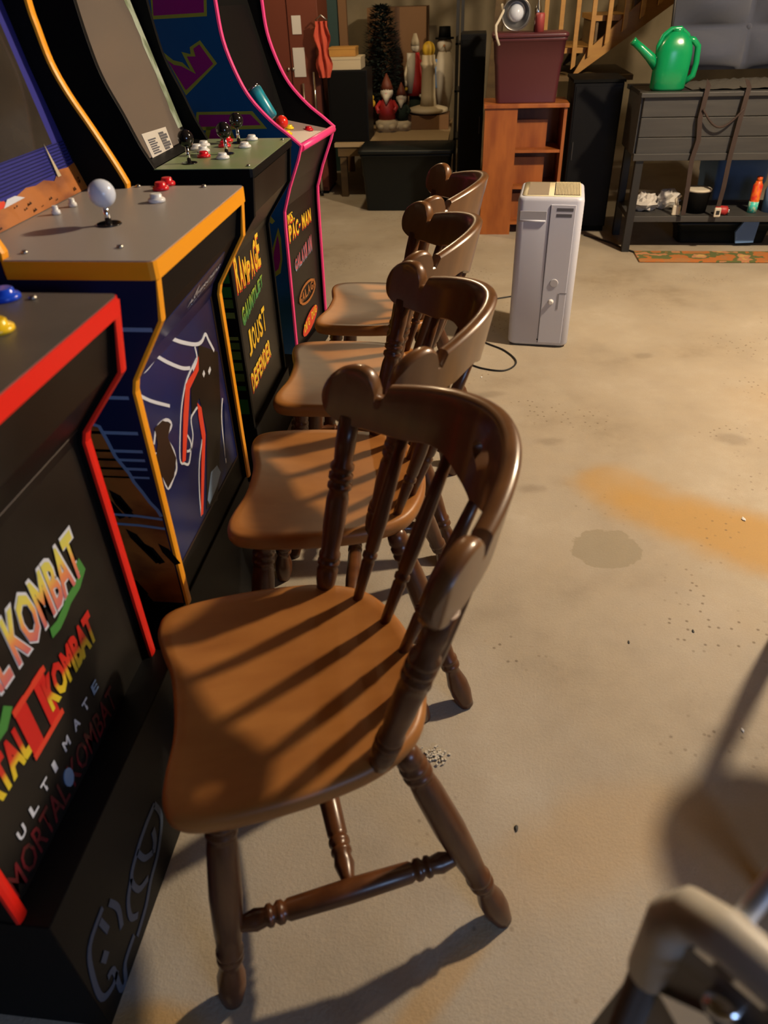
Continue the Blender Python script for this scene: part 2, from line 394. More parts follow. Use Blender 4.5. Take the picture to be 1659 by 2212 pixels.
STR = [(0, .007), (.05, .011), (.11, .0165), (.15, .0135), (.16, .017), (.175, .017), (.185, .012), (.20, .0175), (.22, .0175), (.23, .013), (.245, .0165), (.5, .0185), (.755, .0165), (.77, .013), (.78, .0175), (.80, .0175), (.815, .012), (.825, .017), (.84, .017), (.85, .0135), (.89, .0165), (.95, .011), (1, .007)]
def make_chair():
    t = thing('dining_chair', '', 'chair')
    seat_mb().build('seat', 'seatwood', t)
    r_ = rail_mb().build('crest_rail', 'wood', t); heart_cut(r_)
    for s_ in (-1, 1):
        MB().lathe((.078, s_*.182, .460), (.150, s_*.226, .765), POST).build('back_post', 'darkwood', t)
    for v in (-.136, -.07, 0, .07, .136):
        ub = .164-.040*(v/.136)**2; vt = v*1.13; zt = rail_bot(vt)+.012
        MB().lathe((ub, v, .460), (rail_u(vt)+(zt-.8)*.22, vt, zt), SPIN, 14).build('spindle', 'darkwood', t)
    ft, rt = Vector((-.135, .160, .440)), Vector((.120, .150, .440)); ff, rf = Vector((-.188, .218, 0)), Vector((.272, .222, 0))
    def sg(v, s_): return Vector((v.x, v.y*s_, v.z))
    for s_ in (-1, 1):
        MB().lathe(sg(ft, s_), sg(ff, s_), LEG).build('leg', 'darkwood', t)
        MB().lathe(sg(rt, s_), sg(rf, s_), LEG).build('leg', 'darkwood', t)
        a = ft.lerp(ff, .60); b = rt.lerp(rf, .58)
        MB().lathe(sg(a, s_), sg(b, s_), STR, 16).build('stretcher', 'darkwood', t)
    a = ft.lerp(ff, .60).lerp(rt.lerp(rf, .58), .5)
    MB().lathe(sg(a, -1), sg(a, 1), STR, 16).build('stretcher', 'darkwood', t)
    return t
chair0 = make_chair()
chairs = [((-.233, .722), 21.5, 'nearest brown wooden spindle-back dining chair, its whole seat lit and striped by shadows'),
          ((-.262, 1.264), 6, 'second brown wooden spindle-back chair from the front, behind the nearest one'),
          ((-.288, 1.787), 3, 'third brown wooden spindle-back chair in the row, between second and farthest'),
          ((-.270, 2.304), -.5, 'farthest and smallest-looking brown wooden spindle-back chair, nearest the white dehumidifier')]
for i, ((x, y), a, lab) in enumerate(chairs):
    if i == 0: c = chair0
    else:
        c = chair0.copy(); C.objects.link(c)
        for ch in chair0.children: d = ch.copy(); C.objects.link(d); d.parent = c
    c.location = (x, y, 0); c.rotation_euler = (0, 0, math.radians(a)); c['label'] = lab; c['group'] = 'wooden dining chairs in a row before the arcade cabinets'
# ---------------------------------------------------------------- arcade cabinets
def text(s_, font_scale, name, m_, parent, ypos, zpos, x, width, height, shear=0, depth=.0006, slant=0, bold=0):
    """flat printed lettering on the front panel; reads along +y, up = +z"""
    cu = bpy.data.curves.new(name, 'FONT'); cu.body = s_; cu.size = 1; cu.extrude = 0; cu.offset = bold; cu.shear = shear; cu.resolution_u = 2
    o = bpy.data.objects.new(name, cu); C.objects.link(o)
    dg = bpy.context.evaluated_depsgraph_get(); dg.update(); me = bpy.data.meshes.new_from_object(o.evaluated_get(dg)); bpy.data.objects.remove(o)
    xs = [v.co.x for v in me.vertices]; ys = [v.co.y for v in me.vertices]; x0, x1, y0, y1 = min(xs), max(xs), min(ys), max(ys)
    for v in me.vertices:
        v.co.x = (v.co.x-x0)/(x1-x0)*width; v.co.y = (v.co.y-y0)/(y1-y0)*height; v.co.y += slant*v.co.x; v.co.z = 0
    me.materials.clear(); me.materials.append(M[m_] if isinstance(m_, str) else m_)
    o = bpy.data.objects.new(name, me); C.objects.link(o); o.parent = parent
    o.matrix_local = Matrix(((0, 0, 1, x), (1, 0, 0, ypos), (0, 1, 0, zpos), (0, 0, 0, 1)))
    return o
def tilt(o, x, y, z, vx, vz):
    o.matrix_local = Matrix(((0, vx, vz, x), (1, 0, 0, y), (0, vz, -vx, z), (0, 0, 0, 1))); return o
def smooth_path(P, n=4):
    out = []
    for i in range(len(P)-1):
        a = P[max(i-1, 0)]; b = P[i]; c = P[i+1]; d = P[min(i+2, len(P)-1)]
        for k in range(n):
            t = k/n; out.append(tuple(.5*((2*b[j])+(-a[j]+c[j])*t+(2*a[j]-5*b[j]+4*c[j]-d[j])*t*t+(-a[j]+3*b[j]-3*c[j]+d[j])*t**3) for j in range(2)))
    out.append(P[-1]); return out
def cabinet(label, y0, w_, rz, x0, low, up, back, zr, riserx, side_m, trim_m, panel_m, topz=1.72, marq=True, inner_m='blackmatte', bot=None):
    """low: side profile (x,z) from the deck corner down to the riser; up: deck back to marquee. Local x is depth."""
    t = thing('arcade_cabinet', label, 'arcade cabinet', (x0, y0, 0), rz, 'arcade cabinets side by side')
    T = .016
    lowl = [(x-x0, z) for x, z in low]; upl = smooth_path([(x-x0, z) for x, z in up], 4); bx = back-x0
    fr = [lowl[-1]]+lowl[-2::-1]+[(upl[0][0], lowl[0][1])]                       # from the bottom up to the deck corner
    top = [(upl[-1][0]+.01, upl[-1][1]+.06), (upl[-1][0]+.10, upl[-1][1]+.09), (upl[-1][0]+.10, topz), (bx, topz)]
    prof = fr+upl+top+[(bx, lowl[-1][1])]
    for nm, ya in (('near', 0), ('far', w_-T)):
        MB().prism([(x, ya, z) for x, z in prof], (0, T, 0)).build('side_panel', side_m if nm == 'near' else inner_m, t, bevel=.001)
        if trim_m:
            path = fr+upl+top[:3]; vs = []; fs = []; n = len(path)
            for i, (x, z) in enumerate(path):
                a = Vector((path[min(i+1, n-1)][0]-path[max(i-1, 0)][0], path[min(i+1, n-1)][1]-path[max(i-1, 0)][1])).normalized(); nx, nz = a.y, -a.x
                for (q, yy) in ((0, -.0015), (.0045, -.0008), (.006, T*.3), (.006, T*.7), (.0045, T+.0008), (0, T+.0015)): vs.append((x+nx*q, ya+yy, z+nz*q))
            for i in range(n-1):
                for k in range(6): fs.append((i*6+k, i*6+(k+1) % 6, (i+1)*6+(k+1) % 6, (i+1)*6+k))
            fs += [tuple(range(6))[::-1], tuple((n-1)*6+k for k in range(6))]
            MB().add(vs, fs, False).build('edge_trim', trim_m, t)
    # front panels following the profile, a little behind the side edges
    r = .010; pts = [(x-r, z) for x, z in lowl]
    vs = []
    P = [(pts[0][0], pts[0][1]-.012)]+pts[1:]
    P = P+[(x-.014, z) for x, z in P[::-1]]
    MB().prism([(x, T, z) for x, z in P], (0, w_-2*T, 0)).build('front_panel', panel_m, t)
    MB().bb((bx, T, lowl[-1][1]), (bx+.01, w_-T, topz)).build('back_panel', 'blackmatte', t)
    if zr: MB().bb((bx+.01, -.002, 0), (riserx-x0, w_+.002, zr)).build('riser', 'black', t, bevel=.002)
    # marquee box
    ux, uz = upl[-1]
    MB().prism([(ux+.0, T, uz+.02), (ux+.09, T, uz+.07), (ux+.09, T, topz-.01), (bx+.02, T, topz-.01), (bx+.02, T, uz+.02)], (0, w_-2*T, 0)).build('marquee', 'black', t)
    t['T'] = T
    return t, T, lowl, upl
def button(parent, x, y, z, m_, r=.014):
    b = MB().lathe((x, y, z), (x, y, z+.014), [(0, r*1.25), (.3, r*1.25), (.45, r*1.12), (.5, r*.86), (.85, r*.84), (1, r*.7)], 18).build('button', m_, parent)
    return b
def bolt(parent, x, y, z):
    return MB().lathe((x, y, z), (x, y, z+.004), [(0, .0055), (.5, .0052), (1, .003)], 12).build('bolt', 'steel', parent)
def stick(parent, x, y, z, m_, h=.038, r=.0185, disc=True):
    s_ = thing_part('joystick', parent, x, y, z, m_, h, r, disc); return s_
def thing_part(name, parent, x, y, z, m_, h, r, disc):
    b = MB().lathe((x, y, z), (x, y, z+.002), [(0, .021), (.6, .021), (1, .019)], 24).build(name, 'ballblack', parent)
    MB().lathe((x, y, z), (x, y, z+h), [(0, .0055), (1, .0045)], 12).build('shaft', 'chrome', b)
    MB().ball((x, y, z+h+r*.8), r, 24, 14).build('ball', m_, b)
    return b
def deck(parent, y0, y1, xf, xb, z, top_m, trim_m, th=.026, wrap=True, bolts=None):
    r = .010; P = [(xb, y0), (xf-r, y0), (xf-.3*r, y0+.3*r), (xf, y0+r), (xf, y1-r), (xf-.3*r, y1-.3*r), (xf-r, y1), (xb, y1)]
    MB().prism([(x, y, z-th) for x, y in P], (0, 0, th-.001)).build('control_deck', trim_m, parent)
    q = .002
    P2 = [(xb+q, y0+q), (xf-r, y0+q), (xf-.3*r-q, y0+.3*r+q*.5), (xf-q, y0+r), (xf-q, y1-r), (xf-.3*r-q, y1-.3*r-q*.5), (xf-r, y1-q), (xb+q, y1-q)]
    MB().prism([(x, y, z-.001) for x, y in P2], (0, 0, .0015)).build('deck_overlay', top_m, parent)
def decal(name, parent, pts, m_, e=(.0008, 0, 0)):
    return MB().prism(pts, e).build(name, m_, parent)
def px_local(parent, pts, lp, ln):
    """photograph pixels -> local points on the plane (lp, ln) of the cabinet"""
    W_ = wm(parent); Wi = W_.inverted(); n = (W_.to_3x3() @ Vector(ln)); p = W_ @ Vector(lp)
    return [Wi @ on_plane(a, b, p, n) for a, b in pts]
def ribbon(name, parent, pts, wd, m_, nrm, e=.0008):
    """a printed line of constant width in a plane"""
    n = Vector(nrm); P = [Vector(p) for p in pts]; L = []; R_ = []
    for i, p in enumerate(P):
        t = (P[min(i+1, len(P)-1)]-P[max(i-1, 0)]).normalized(); s_ = t.cross(n).normalized()*wd/2; L.append(p+s_); R_.append(p-s_)
    vs = []; fs = []; k = len(P)
    for i in range(k): vs += [L[i], R_[i], L[i]+n*e, R_[i]+n*e]
    for i in range(k-1):
        a = i*4; b = a+4; fs += [(a+2, a+3, b+3, b+2), (a, a+2, b+2, b), (a+3, a+1, b+1, b+3)]
    return MB().add(vs, fs).build(name, m_, parent)
UP2 = [(-.676, 1.006), (-.691, 1.040), (-.722, 1.102), (-.752, 1.159), (-.771, 1.209), (-.780, 1.264), (-.784, 1.302), (-.786, 1.42)]
# --- first cabinet (red trim, three rows of fighting game titles)
LOWM = [(-.452, .980), (-.469, .889), (-.546, .794), (-.552, .775), (-.552, .325)]
mk, T, lowl, upl = cabinet('nearest arcade cabinet with red edge trim and dark front printed with fighting-game titles', .395, .485, 0, 0,
    LOWM, [(x+.0, z-.01) for x, z in UP2], -1.10, .325, -.507, 'black', 'red', 'panel')
deck(mk, -.004, .489, -.450, -.672, .990, 'mkdeck', 'red', .024)
MB().bb((-.758, T, .967), (-.668, .485-T, .9904)).build('deck_overlay', 'mkdeck', mk)
MB().prism([(-.757, T, .985), (-.785, T, 1.10), (-.83, T, 1.42), (-.85, T, 1.42), (-.79, T, .985)], (0, .485-2*T, 0)).build('screen_bezel', 'black', mk)
for (x, y, m_) in ((-.592, .858-.395, 'btnblue'), (-.542, .752-.395, 'btnyellow'), (-.60, .66-.395, 'btnblue'), (-.55, .56-.395, 'btnred'), (-.60, .48-.395, 'btnyellow')):
    button(mk, x, y, .991, m_, .0155)
stick(mk, -.60, .20, .991, 'ballred')
bolt(mk, -.556, .465, .991); bolt(mk, -.66, .47, .991); bolt(mk, -.66, .02, .991)
fx = -.5615
G1 = grad('title ink yellow to pink', [(0, (.55, .14, .16)), (.45, (.75, .26, .10)), (.75, (.72, .62, .10)), (1, (.62, .60, .12))], 0, .078)
G2 = grad('title ink red over yellow', [(0, (.72, .60, .03)), (.32, (.75, .50, .03)), (.5, (.62, .04, .02)), (1, (.55, .01, .01))], 0, .062)
text('MORTAL KOMBAT', 1, 'title_outline', 'white', mk, -.010, .594, fx+.0006, .398, .092, bold=.06)
text('MORTAL KOMBAT', 1, 'title_lettering', G1, mk, -.005, .599, fx+.0014, .388, .082, bold=.028)
# green dragon tail curling under the first title
ribbon('dragon_tail', mk, [(fx+.0004, y, z) for y, z in ((.375, .625), (.382, .604), (.36, .594), (.33, .592), (.31, .585), (.29, .580), (.27, .583))], .016, 'greenart', (1, 0, 0))
ribbon('dragon_tail', mk, [(fx+.0004, y, z) for y, z in ((.15, .575), (.13, .560), (.10, .562), (.08, .57))], .02, 'greenart', (1, 0, 0))
text('MORTAL', 1, 'title_lettering', G2, mk, -.005, .478, fx+.0008, .162, .064, bold=.05)
text('KOMBAT', 1, 'title_lettering', G2, mk, .213, .484, fx+.0016, .148, .060, bold=.05)
G3 = grad('numeral ink', [(0, (.60, .02, .015)), (1, (.62, .02, .015))], 0, .1)
text('II', 1, 'title_numeral', G3, mk, .152, .462, fx+.0010, .075, .10, bold=.02)
ribbon('title_numeral_bar', mk, [(fx+.0012, .150, .556), (fx+.0012, .232, .556)], .010, 'redart', (1, 0, 0))
ribbon('title_numeral_bar', mk, [(fx+.0012, .150, .466), (fx+.0012, .232, .466)], .010, 'redart', (1, 0, 0))
for k, ch in enumerate('ULTIMATE'):
    text(ch, 1, 'subtitle_letter', 'paleblue' if k == 7 else 'white', mk, .070+k*.0335, .396+k*.0022, fx+.0012, .0085 if ch == 'I' else .017, .020, bold=.03)
text('MORTAL KOMBAT', 1, 'title_lettering', 'darkred', mk, .025, .335, fx+.0008, .325, .050, bold=.01)
decal('portrait_emblem', mk, [(fx, .19+.011*math.cos(a*.524), .365+.018*math.sin(a*.524)) for a in range(12)], 'paleblue', (.0016, 0, 0))
MB().tube([(-.5553, T, .796), (-.5553, .485-T, .796)], .0016, 6).build('seam_highlight', 'grey', mk)  # seam at the panel bend, its edge highlight put in as a grey bead
# riser logo: a big outlined monogram in dull blue
M['logo'] = mat('dull blue logo ink', (.045, .07, .12), .5)
rx = -.5065
def lg(pts, wd=.011): ribbon('riser_logo', mk, [(rx, y-.395, z) for y, z in smooth_path(pts, 4)], wd, 'logo', (1, 0, 0))
lg([(.672, .165), (.678, .115), (.640, .075), (.595, .060), (.560, .040), (.515, .030)]); lg([(.672, .165), (.630, .165), (.590, .158), (.555, .140), (.560, .095), (.590, .075)])
lg([(.555, .140), (.530, .120), (.520, .085), (.535, .060)]); lg([(.590, .158), (.600, .120), (.625, .095)]); lg([(.645, .130), (.640, .105), (.625, .092)], .014)
lg([(.480, .20), (.430, .19), (.410, .14), (.405, .08), (.430, .055), (.450, .06)]); lg([(.495, .185), (.505, .145), (.495, .105)]); lg([(.465, .19), (.470, .15)])
lg([(.440, .135), (.446, .115)], .016); lg([(.430, .085), (.445, .075), (.44, .02), (.455, .012), (.47, .04), (.51, .045)])
# --- second cabinet (amber trim)
LOWA = [(-.447, .975), (-.457, .910), (-.520, .812), (-.526, .790), (-.527, .45), (-.527, .33)]
ast, T, lowl, upl = cabinet('second arcade cabinet, grey control deck with white ball joystick and amber edge trim', .998, .475, 0, 0,
    LOWA, UP2, -1.10, .33, -.532, 'navy', 'yellow', 'black')
deck(ast, -.006, .481, -.443, -.672, .998, 'astdeck', 'yellow', .027)
MB().bb((-.758, T, .975), (-.668, .475-T, .9984)).build('deck_overlay', 'astdeck', ast)
stick(ast, -.594, .191, .999, 'ballwhite', .030, .0215)
for (x, y, m_) in ((-.570, .346, 'btnwhite'), (-.598, .443, 'btnred'), (-.600, .500-.016, 'btnred')): button(ast, x, y, .999, m_, .0125)
for (x, y) in ((-.719, .258), (-.715, .313)): button(ast, x, y, .999, 'btnwhite', .0062)
for (x, y) in ((-.655, .03), (-.520, .06), (-.655, .470), (-.520, .465)): bolt(ast, x, y, .999)
# outer side print: white lines over orange rocks
for pxy, wd in ((712, .0065), (860, .006), (936, .006), (975, .0055), (994, .005), (1013, .005), (1031, .004)):
    z = px_local(ast, [(290, pxy)], (0, 0, 0), (0, 1, 0))[0].z
    ribbon('printed_line', ast, [(-1.05, -.0002, z), (-.535 if z < .80 else (-.53 if z < .82 else -.47), -.0002, z)], wd, 'paleblue', (0, -1, 0))
rock = px_local(ast, [(200, 915), (215, 920), (232, 950), (250, 985), (262, 1000), (280, 1022), (290, 1040), (308, 1062), (325, 1085), (340, 1100), (352, 1115)], (0, 0, 0), (0, 1, 0))
rp_ = [(-1.05, 0, rock[0].z+.03)]+[(p.x, 0, p.z) for p in rock if p.x < -.531]+[(-.531, 0, rock[-1].z), (-.531, 0, .335), (-1.05, 0, .335)]
decal('rock_print', ast, rp_, 'orange', (0, -.0010, 0))
ribbon('rock_outline', ast, [(p[0], -.0012, p[2]) for p in rp_[:-2]], .006, 'paleblue', (0, -1, 0))
for zz in (px_local(ast, [(300, 1115)], (0, 0, 0), (0, 1, 0))[0].z, px_local(ast, [(300, 1135)], (0, 0, 0), (0, 1, 0))[0].z):
    ribbon('rock_outline', ast, [(-1.0+i*.047, -.0014, zz+.004*math.sin(i*1.7)) for i in range(11)], .005, 'paleblue', (0, -1, 0))
random.seed(3)
for i in range(16):
    cx0 = -.62+random.uniform(-.16, .07); cz0 = random.uniform(.36, .62)
    if cz0 > .60-.0: continue
    decal('rock_shadow', ast, [(cx0, -.0010, cz0), (cx0+.018, -.0010, cz0-.012), (cx0+.034, -.0010, cz0-.045), (cx0+.022, -.0010, cz0-.05), (cx0+.004, -.0010, cz0-.02)], 'blackmatte', (0, -.0008, 0))
# front art: night blue field with spaceship
art0 = [(-.537+.0004, T+.002, .405), (-.537+.0004, .475-T-.016, .405), (-.537+.0004, .475-T-.016, .790), (-.537+.0004, T+.002, .790)]
decal('front_art', ast, art0, 'blueart', (.0008, 0, 0))
def slope(y, z, off=.0):                        # point on the sloping upper part of the front panel
    a = (z-.812)/(.910-.812); return (-.530+.063*a+off, y, z)
decal('front_art', ast, [slope(T+.002, .815, .0), slope(.475-T-.016, .815, .0), slope(.475-T-.016, .862, .0), slope(.40, .895, .0), slope(.05, .862, .0)], 'blueart', (.0009, 0, -.0006))
decal('front_art', ast, [(-.537+.0004, T+.002, .788), (-.537+.0004, .443, .788), slope(.443, .817), slope(T+.002, .817)], 'blueart', (.0009, 0, -.0004))
fa = -.5355
def A2(pts): return px_local(ast, pts, (fa, 0, 0), (1, 0, 0))
def line2(pts, wd=.006, m_='white'): ribbon('art_line', ast, A2(smooth_path(pts, 4)), wd, m_, (1, 0, 0))
line2([(352, 722), (385, 737), (420, 744), (435, 738), (443, 722), (450, 735), (462, 758)], .0075)
line2([(333, 766), (360, 782), (392, 795), (410, 795)], .007); line2([(297, 852), (325, 866), (366, 877)], .006)
line2([(342, 735), (338, 765), (318, 795), (305, 805)], .007); line2([(420, 748), (425, 775), (416, 800)], .006)
decal('art_patch', ast, A2([(303, 800), (323, 762), (328, 770), (312, 795)]), 'redart', (.0008, 0, 0))
decal('art_ship', ast, A2([(428, 770), (420, 800), (400, 830), (395, 900), (393, 1000), (400, 995), (404, 930), (409, 840), (428, 800)]), 'redart', (.0012, 0, 0))
line2([(424, 775), (405, 815), (396, 850), (390, 900), (388, 990), (398, 1001), (408, 1000), (412, 960), (404, 940)], .005)
decal('art_ship', ast, A2([(425, 870), (434, 880), (443, 940), (441, 1000), (438, 1110), (433, 1115), (434, 1000), (436, 950), (428, 900)]), 'redart', (.0012, 0, 0))
line2([(422, 885), (432, 880), (438, 930), (430, 1000), (430, 1060), (434, 1115)], .0045); line2([(422, 885), (412, 905), (416, 940), (412, 970), (403, 975)], .005)
decal('art_asteroid', ast, A2([(340, 960), (333, 925), (350, 908), (368, 915), (362, 945), (380, 990), (375, 1030), (362, 1055), (350, 1030), (335, 990)]), 'brownart', (.0009, 0, 0))
line2([(332, 960), (338, 925), (358, 907), (370, 918), (360, 945), (375, 975), (381, 1010), (375, 1030), (363, 1055), (352, 1030), (345, 985), (334, 985), (337, 1020)], .006)
line2([(358, 1000), (366, 990), (374, 1010), (366, 1030), (358, 1015), (358, 1000)], .005, 'pinkart')
decal('art_asteroid', ast, A2([(448, 1080), (455, 1020), (468, 1005), (476, 1020), (468, 1050), (452, 1090)]), 'paleblue', (.0009, 0, 0))
line2([(480, 860), (478, 900), (482, 950), (488, 1000)], .006); decal('art_patch', ast, A2([(483, 870), (496, 930), (494, 985), (486, 990)]), 'blueart', (.0012, 0, 0))
line2([(438, 812), (441, 803)], .010); line2([(450, 806), (454, 795)], .010)
decal('art_body', ast, A2([(428, 745), (470, 760), (478, 900), (470, 1080), (446, 1100), (446, 930), (430, 860), (414, 900), (412, 840), (428, 800)]), 'panel', (.0006, 0, 0))
tilt(text('ASTEROIDS', 1, 'title_lettering', 'white', ast, 0, 0, 0, .165, .014, bold=.02, slant=.14), -.5100, .245, .8385, .541, .841)
tilt(text('ARCADE', 1, 'small_lettering', 'paleblue', ast, 0, 0, 0, .13, .007, bold=.0, slant=.14), -.5160, .262, .829, .541, .841)
tilt(text('A', 1, 'small_lettering', 'white', ast, 0, 0, 0, .014, .024, bold=.05), -.5005, .262, .853, .541, .841)
ribbon('art_border', ast, [(-.5355, T+.004, .402), (-.5355, .440, .402)], .006, 'brownart', (1, 0, 0))
ribbon('art_border', ast, [(-.5355, .441, .402), (-.5355, .441, .79)], .004, 'brownart', (1, 0, 0))
# bezel and screen behind the curve of the side panels
bz = [(-.756, .999), (-.766, 1.022), (-.785, 1.106), (-.808, 1.206), (-.826, 1.303), (-.84, 1.45)]
vs = [(x, yy, z) for x, z in bz for yy in (T, .475-T)]+[(x-.015, yy, z-.002) for x, z in bz for yy in (T, .475-T)]
k = len(bz); fs = []
for i in range(k-1): a = 2*i; fs += [(a, a+1, a+3, a+2), (2*k+a+2, 2*k+a+3, 2*k+a+1, 2*k+a)]
MB().add(vs, fs).build('screen_bezel', 'bezelblue', ast)
def bzp(y, s_, off=.001):                       # s_: height on the bezel
    for (xa, za), (xb, zb) in zip(bz[1:], bz[2:]):
        if za <= s_ <= zb or (xb, zb) == bz[-1]:
            q = (s_-za)/(zb-za); return (xa+(xb-xa)*q+off, y, s_)
MB().add([bzp(.06, 1.085), bzp(.415, 1.085), bzp(.415, 1.35), bzp(.06, 1.35)]+[bzp(.06, 1.085, -.004), bzp(.415, 1.085, -.004), bzp(.415, 1.35, -.004), bzp(.06, 1.35, -.004)],
         [(0, 1, 2, 3), (7, 6, 5, 4), (0, 4, 5, 1), (1, 5, 6, 2), (2, 6, 7, 3), (3, 7, 4, 0)]).build('screen', 'screen', ast)
for i in range(9):
    z = 1.083-i*.0052
    if z > 1.022: ribbon('bezel_line', ast, [(bzp(T, z, .0012)), (bzp(.475-T, z, .0012))], .0018, 'bezelline', (.97, 0, .24))
# orange rocky strip at the bottom of the bezel
pts = [bzp(T, 1.0185, .002)]; random.seed(5)
edge = [bzp(T+(.475-2*T)*i/14, 1.030+.010*random.random()+(.010 if i > 11 else 0), .002) for i in range(15)]
MB().add(edge+[(-.7535, e_[1], .9995) for e_ in edge], [(i, i+1, 16+i, 15+i) for i in range(14)]).build('bezel_rocks', 'orange', ast)
MB().add([bzp(.10, 1.026, .004), bzp(.19, 1.027, .004), bzp(.19, 1.036, .004), bzp(.12, 1.034, .004)], [(0, 1, 2, 3)]).build('bezel_craft', 'redart', ast)
MB().add([bzp(.18, 1.026, .0045), bzp(.25, 1.028, .0045), bzp(.225, 1.036, .0045), bzp(.20, 1.036, .0045)], [(0, 1, 2, 3)]).build('bezel_craft', 'white', ast)
random.seed(8)
for i in range(22):
    yy = T+.02+random.random()*.42; zz = 1.003+random.random()*.020; q = .003+random.random()*.004; xx = -.7532-(zz-.9995)*.30
    MB().add([(xx+.0016, yy, zz), (xx+.0016, yy+q*1.6, zz+.001), (xx+.0012, yy+q*.8, zz+q*.9)], [(0, 1, 2)]).build('bezel_rock_mark', 'brownart', ast)
decal('bezel_peak', ast, [bzp(.380, 1.035, .003), bzp(.392, 1.035, .003), bzp(.383, 1.090, .003)], 'statue', (.001, 0, 0))
# --- third cabinet (all black, green deck)
LOWG = [(-.553, .925), (-.563, .828), (-.640, .722), (-.647, .700), (-.647, .2)]
UPG = [(-.807, .946), (-.835, 1.00), (-.862, 1.070), (-.892, 1.140), (-.907, 1.200), (-.920, 1.298), (-.928, 1.42)]
mvc, T, lowl, upl = cabinet('third arcade cabinet, all black edges, sage green deck with black ball joysticks', 1.928, .455, 0, 0,
    LOWG, UPG, -1.20, .2, -.640, 'black', None, 'panel', topz=1.70)
deck(mvc, -.004, .459, -.549, -.810, .945, 'mvcdeck', 'black', .020)
for (x, y) in ((-.740, .075), (-.676, .200), (-.690, .375)): stick(mvc, x, y, .946, 'ballblack', .042, .0205)
for (x, y, m_) in ((-.728, .160, 'btnred'), (-.668, .135, 'btnwhite'), (-.785, .275, 'btnwhite'), (-.782, .33, 'btnwhite'), (-.716, .315, 'btnred'), (-.652, .300, 'btnwhite'), (-.735, .405, 'btnred'), (-.664, .425, 'btnwhite'), (-.755, .24, 'btnwhite')):
    button(mvc, x, y, .946, m_, .0145)
bolt(mvc, -.57, .03, .946); bolt(mvc, -.57, .42, .946)
# recessed screen
sb = [(-.812, .946), (-.866, .950), (-.965, 1.30), (-.985, 1.45)]
MB().prism([(x, T, z) for x, z in sb]+[(-1.0, T, 1.45), (-.9, T, .946)], (0, .455-2*T, 0)).build('screen_bezel', 'black', mvc)
def sp3(y, z, off=.0015): a = (z-.965)/(1.30-.965); return (-.870-.095*a+off, y, z)
MB().prism([sp3(T, .951), sp3(.40, .951), sp3(.40, 1.44), sp3(T, 1.44)], (.002, 0, .0006)).build('screen', 'screen2', mvc)
random.seed(11)
l_, r_ = [], []
for i in range(16):
    z = .985+i*.023; l_.append(sp3(.392-.012*random.random(), z, .0042)); r_.append(sp3(.423, z, .0042))
MB().add(l_+r_, [(i, i+1, 17+i, 16+i) for i in range(15)]).build('bezel_art_strip', mat('pale art print', (.34, .40, .33), .4, noise=((30, 30, 18), (.16, .20, .13), .45, .6)), mvc)
ca = px_local(mvc, [(305, 290), (357, 274), (375, 322), (330, 343)], sp3(0, .99, .004), (.962, 0, .273))
MB().prism(ca, (.001, 0, .0003)).build('instruction_card', 'paper', mvc)
cu_, cv_ = (ca[1]-ca[0]), (ca[3]-ca[0])
for i in range(7):
    a = ca[0]+cu_*.12+cv_*(.30+i*.09); b_ = ca[0]+cu_*(.36 if i % 2 else .42)+cv_*(.30+i*.09)
    ribbon('card_print', mvc, [a+Vector((.0012, 0, .0004)), b_+Vector((.0012, 0, .0004))], .0035, 'greylab', (.962, 0, .273))
    a = ca[0]+cu_*.60+cv_*(.18+i*.105); b_ = ca[0]+cu_*(.90 if i % 3 else .80)+cv_*(.18+i*.105)
    ribbon('card_print', mvc, [a+Vector((.0012, 0, .0004)), b_+Vector((.0012, 0, .0004))], .0055, 'greylab', (.962, 0, .273))
# outer side stripes, green over dark
random.seed(2)
for (z0, z1, m_) in ((.655, .700, 'greens1'), (.615, .645, 'greens1'), (.585, .610, 'greens2'), (.555, .572, 'greens3'), (.490, .500, 'greens3'), (.462, .482, 'greens2'), (.430, .455, 'greens2'), (.395, .420, 'greens2'), (.360, .385, 'greens2'), (.33, .345, 'greens1'), (.25, .30, 'greens1')):
    if m_ not in M: M[m_] = mat(m_.replace('greens', 'green stripe print '), {'greens1': (.016, .14, .02), 'greens2': (.08, .15, .02), 'greens3': (.20, .28, .06)}[m_], .45)
    decal('side_stripe', mvc, [(-1.15, -.0002, z0), (-.655, -.0002, z0), (-.655, -.0002, z1), (-1.15, -.0002, z1)], m_, (0, -.0008, 0))
gx = -.6563
GY = grad('amber lettering', [(0, (.85, .50, .02)), (1, (.90, .62, .04))], 0, .1)
GG = grad('green to yellow lettering', [(0, (.03, .25, .12)), (.5, (.25, .42, .05)), (1, (.70, .62, .05))], 0, .06)
def arc_text(s_, parent, y0, y1, zf, hf, x, m_, shadow=None, nm='title_lettering'):
    L = len(s_); wd = (y1-y0)/L
    for i, ch in enumerate(s_):
        if ch == ' ': continue
        q = (i+.5)/L; z, h = zf(q), hf(q)
        ww = wd*(.45 if ch in 'I.-' else .86)
        if ch == '-': h_, z_ = h*.16, z+h*.4
        elif ch == '.': h_, z_ = h*.2, z
        else: h_, z_ = h, z
        if shadow: text(ch, 1, 'lettering_shadow', shadow, parent, y0+i*wd-.003, z_-.006, x, ww, h_, bold=.03)
        text(ch, 1, nm, m_, parent, y0+i*wd, z_, x+.0008, ww, h_, bold=.03)
arc_text('RAMPAGE', mvc, .058, .335, lambda q: .600+.008*abs(q-.5)*2, lambda q: .060+.055*abs(q-.5)*2, gx, GY, 'redart')
arc_text('GAUNTLET', mvc, .068, .325, lambda q: .505+.045*q, lambda q: .052-.022*q, gx, GG, 'greenart')
arc_text('JOUST', mvc, .085, .305, lambda q: .398+.01*q, lambda q: .070+.02*abs(q-.5), gx, GY, 'brownart')
